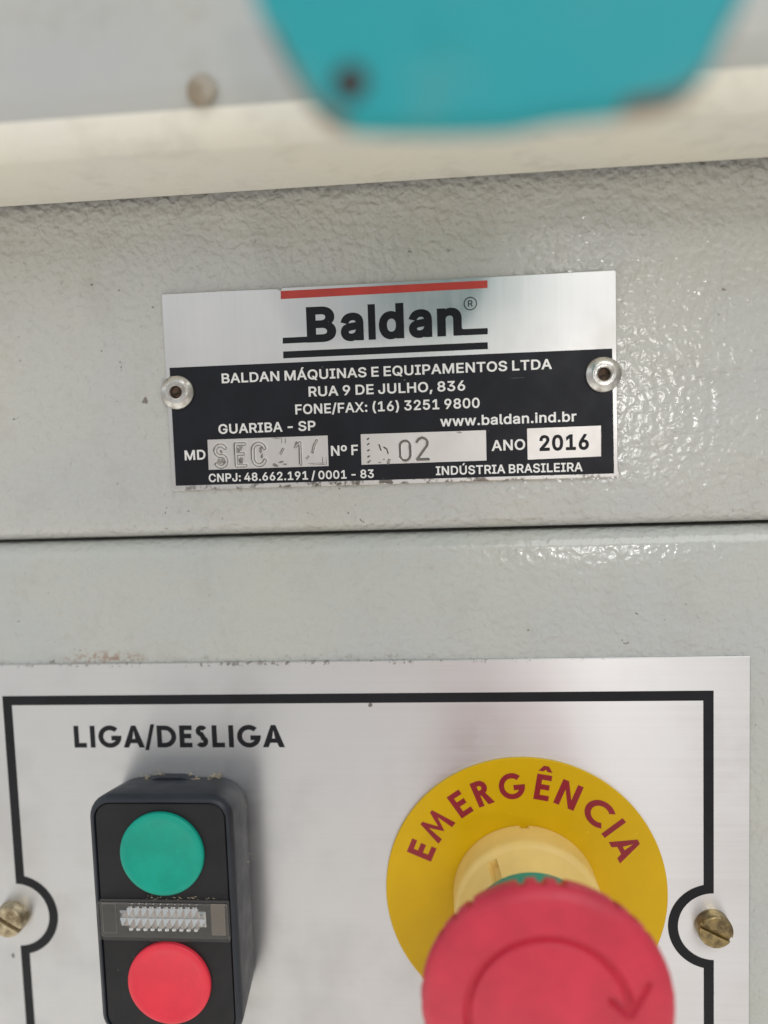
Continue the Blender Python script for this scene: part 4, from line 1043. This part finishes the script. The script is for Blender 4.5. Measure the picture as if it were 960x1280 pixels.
for i in range(46):
    cl = rnd.choice((-82, -79.5, -79, -72, -71.5, -67, -66.5))
    x = cl + rnd.uniform(-1.4, 1.4)
    fibre((x, BY + 25.0 + (0.9 if abs(x - BX + 1.5) < 5 else 0.1), rnd.uniform(0.3, 2.0)), (rnd.uniform(-1, 1), rnd.uniform(0, 0.8), rnd.uniform(-.2, 0.8)), rnd.uniform(0.5, 1.6))
for i in range(55):
    y = rnd.choice((rnd.uniform(-20, 22), rnd.uniform(4, 16)))
    fibre((BX + 14.5, y, rnd.uniform(0.3, 2.4)), (rnd.uniform(0.0, 1), rnd.uniform(-1, 1), rnd.uniform(-.2, .8)), rnd.uniform(0.3, 1.1), 0.06)
for i in range(26):
    fibre((BX + rnd.uniform(-6, 11), LY + rnd.uniform(4.2, 4.9), 12.6), (rnd.uniform(-1, 1), rnd.uniform(-.3, .4), 0.2), rnd.uniform(0.3, 0.8), 0.05)
saw = mesh('sawdust', bm, M_FIBRE, None, (BX, BY, 0))
props(saw, 'pale dry fibres of sawdust caught round the edges of the button box', 'sawdust', None, 'stuff')

# ------------------------------------------------------------------ emergency stop
dk = T('legend_disc', (0, 0, 0), 'round yellow legend disc lettered in maroon under the red emergency stop', 'legend disc')
bm = lathe(0, 0, [(13.0, 0.04), (29.85, 0.04), (30.0, 0.2), (30.0, 0.62), (29.85, 0.78), (13.0, 0.78)], 160, None, False)
mesh('disc', bm, M_YEL, dk, None, 35)
bm = bmesh.new()
H, R0 = 5.65, 21.1
for ch, a0, a1 in (('E', 161.0, 152.3), ('M', 149.2, 132.6), ('E', 128.2, 119.8), ('R', 115.9, 106.3), ('G', 102.2, 88.8), ('Ê', 84.2, 75.6), ('N', 72.6, 60.4), ('C', 56.2, 42.0), ('I', 39.4, 36.6), ('A', 33.2, 19.0)):
    am = (a0 + a1) / 2
    wid = R(abs(a0 - a1)) * (R0 if ch not in 'GCRNE' else R0 + (2.6 if ch in 'GC' else 0.4))
    w, lp = caps(ch, 0.205)
    if ch == 'I':
        wid = H * 0.205
    ux, uy = math.sin(R(am)), -math.cos(R(am))
    vx, vy = math.cos(R(am)), math.sin(R(am))
    g = [[(R0 * vx + (x / w - 0.5) * wid * ux + y * H * vx, R0 * vy + (x / w - 0.5) * wid * uy + y * H * vy) for x, y in l] for l in lp]
    fill(bm, g, 0.81)
mesh('lettering', bm, M_MAROON, dk)

es = T('emergency_stop', (0, 0, 0.8), 'red mushroom emergency stop button with cream collar on the yellow disc', 'emergency stop')


def dens(p, n):
    o = []
    for (r0, z0), (r1, z1) in zip(p, p[1:]):
        kk = max(1, int(math.hypot(r1 - r0, z1 - z0) / n))
        o += [(r0 + (r1 - r0) * i / kk, z0 + (z1 - z0) * i / kk) for i in range(kk)]
    return o + [p[-1]]


def collar_mod(r_, a, z):
    d = (math.degrees(a) - 122 + 180) % 360 - 180
    if abs(d) < 4.3 and 9.3 < z < 14.1 and r_ > 12.2:
        k_ = min(1, (4.3 - abs(d)) / 0.7)
        r_ -= 1.5 * k_
        z -= 0.6 * k_
    d = (math.degrees(a) - 90 + 180) % 360 - 180
    if abs(d) < 3.2 and z < 2.4 and r_ > 14:
        r_ -= 0.6 * min(1, (3.2 - abs(d)) / 0.4)
    return r_, a, z


cprof = dens([(15.1, 0.8), (15.35, 1.1), (15.35, 7.2), (15.2, 7.9), (14.8, 8.4), (14.4, 8.7), (13.6, 10.8), (12.7, 13.8), (12.5, 14.2), (11.9, 14.3), (11.6, 13.5), (11.0, 12.0)], 0.45)
mesh('collar', lathe(0, 0, cprof, 360, collar_mod, False), M_CREAM, es, None, 40)
mesh('indicator_ring', lathe(0, 0, [(11.5, 12.2), (12.5, 14.3), (12.95, 14.6), (13.0, 15.0), (13.0, 17.6), (12.6, 18.0), (9.0, 18.0)], 120, None, False), M_INDIC, es, None, 40)
mesh('stem', lathe(0, 0, [(10.0, 12.0), (9.6, 18.5), (10.5, 24.0), (13.0, 27.5)], 90, None, False), M_MUSH, es, None, 40)


def head_mod(r_, a, z):
    deg = math.degrees(a)
    # groups of three finger notches round the skirt
    if r_ > 18.2 and z < 32.6:
        d = (deg - 91 + 22.5) % 45 - 22.5
        for c_ in (-9.4, 0, 9.4):
            e = abs(d - c_)
            if e < 2.1:
                r_ -= 0.95 * min(1, (2.1 - e) / 0.7)
                break
    if z > 33.5 and 8 < r_ < 19:
        x, y = r_ * math.cos(a), r_ * math.sin(a)
        dd = 9.0
        g = (deg + 360) % 360
        if 8 <= g <= 232:
            dd = abs(r_ - 13.6)
        dd = min(dd, seg_d((x, y), (13.35, 0.4), (16.5, 5.4)), seg_d((x, y), (13.35, 0.4), (10.3, 3.4)), seg_d((x, y), (13.35, 0.4), (13.45, 2.2)))
        if dd < 0.7:
            z -= 0.95 * min(1, (0.7 - dd) / 0.35)
    return r_, a, z


hp = dens([(12.0, 27.3), (18.6, 27.4), (19.8, 27.8), (20.5, 28.6), (21.1, 29.9), (21.5, 31.2), (21.55, 32.2), (21.3, 33.0), (20.7, 33.7), (19.8, 34.2)], 0.3) + [(19.8 * (1 - i / 130), 34.2 + 2.1 * (1 - (1 - i / 130) ** 2)) for i in range(1, 130)]
mesh('mushroom_head', lathe(0, 0, hp, 420, head_mod), M_MUSH, es, None, 55)
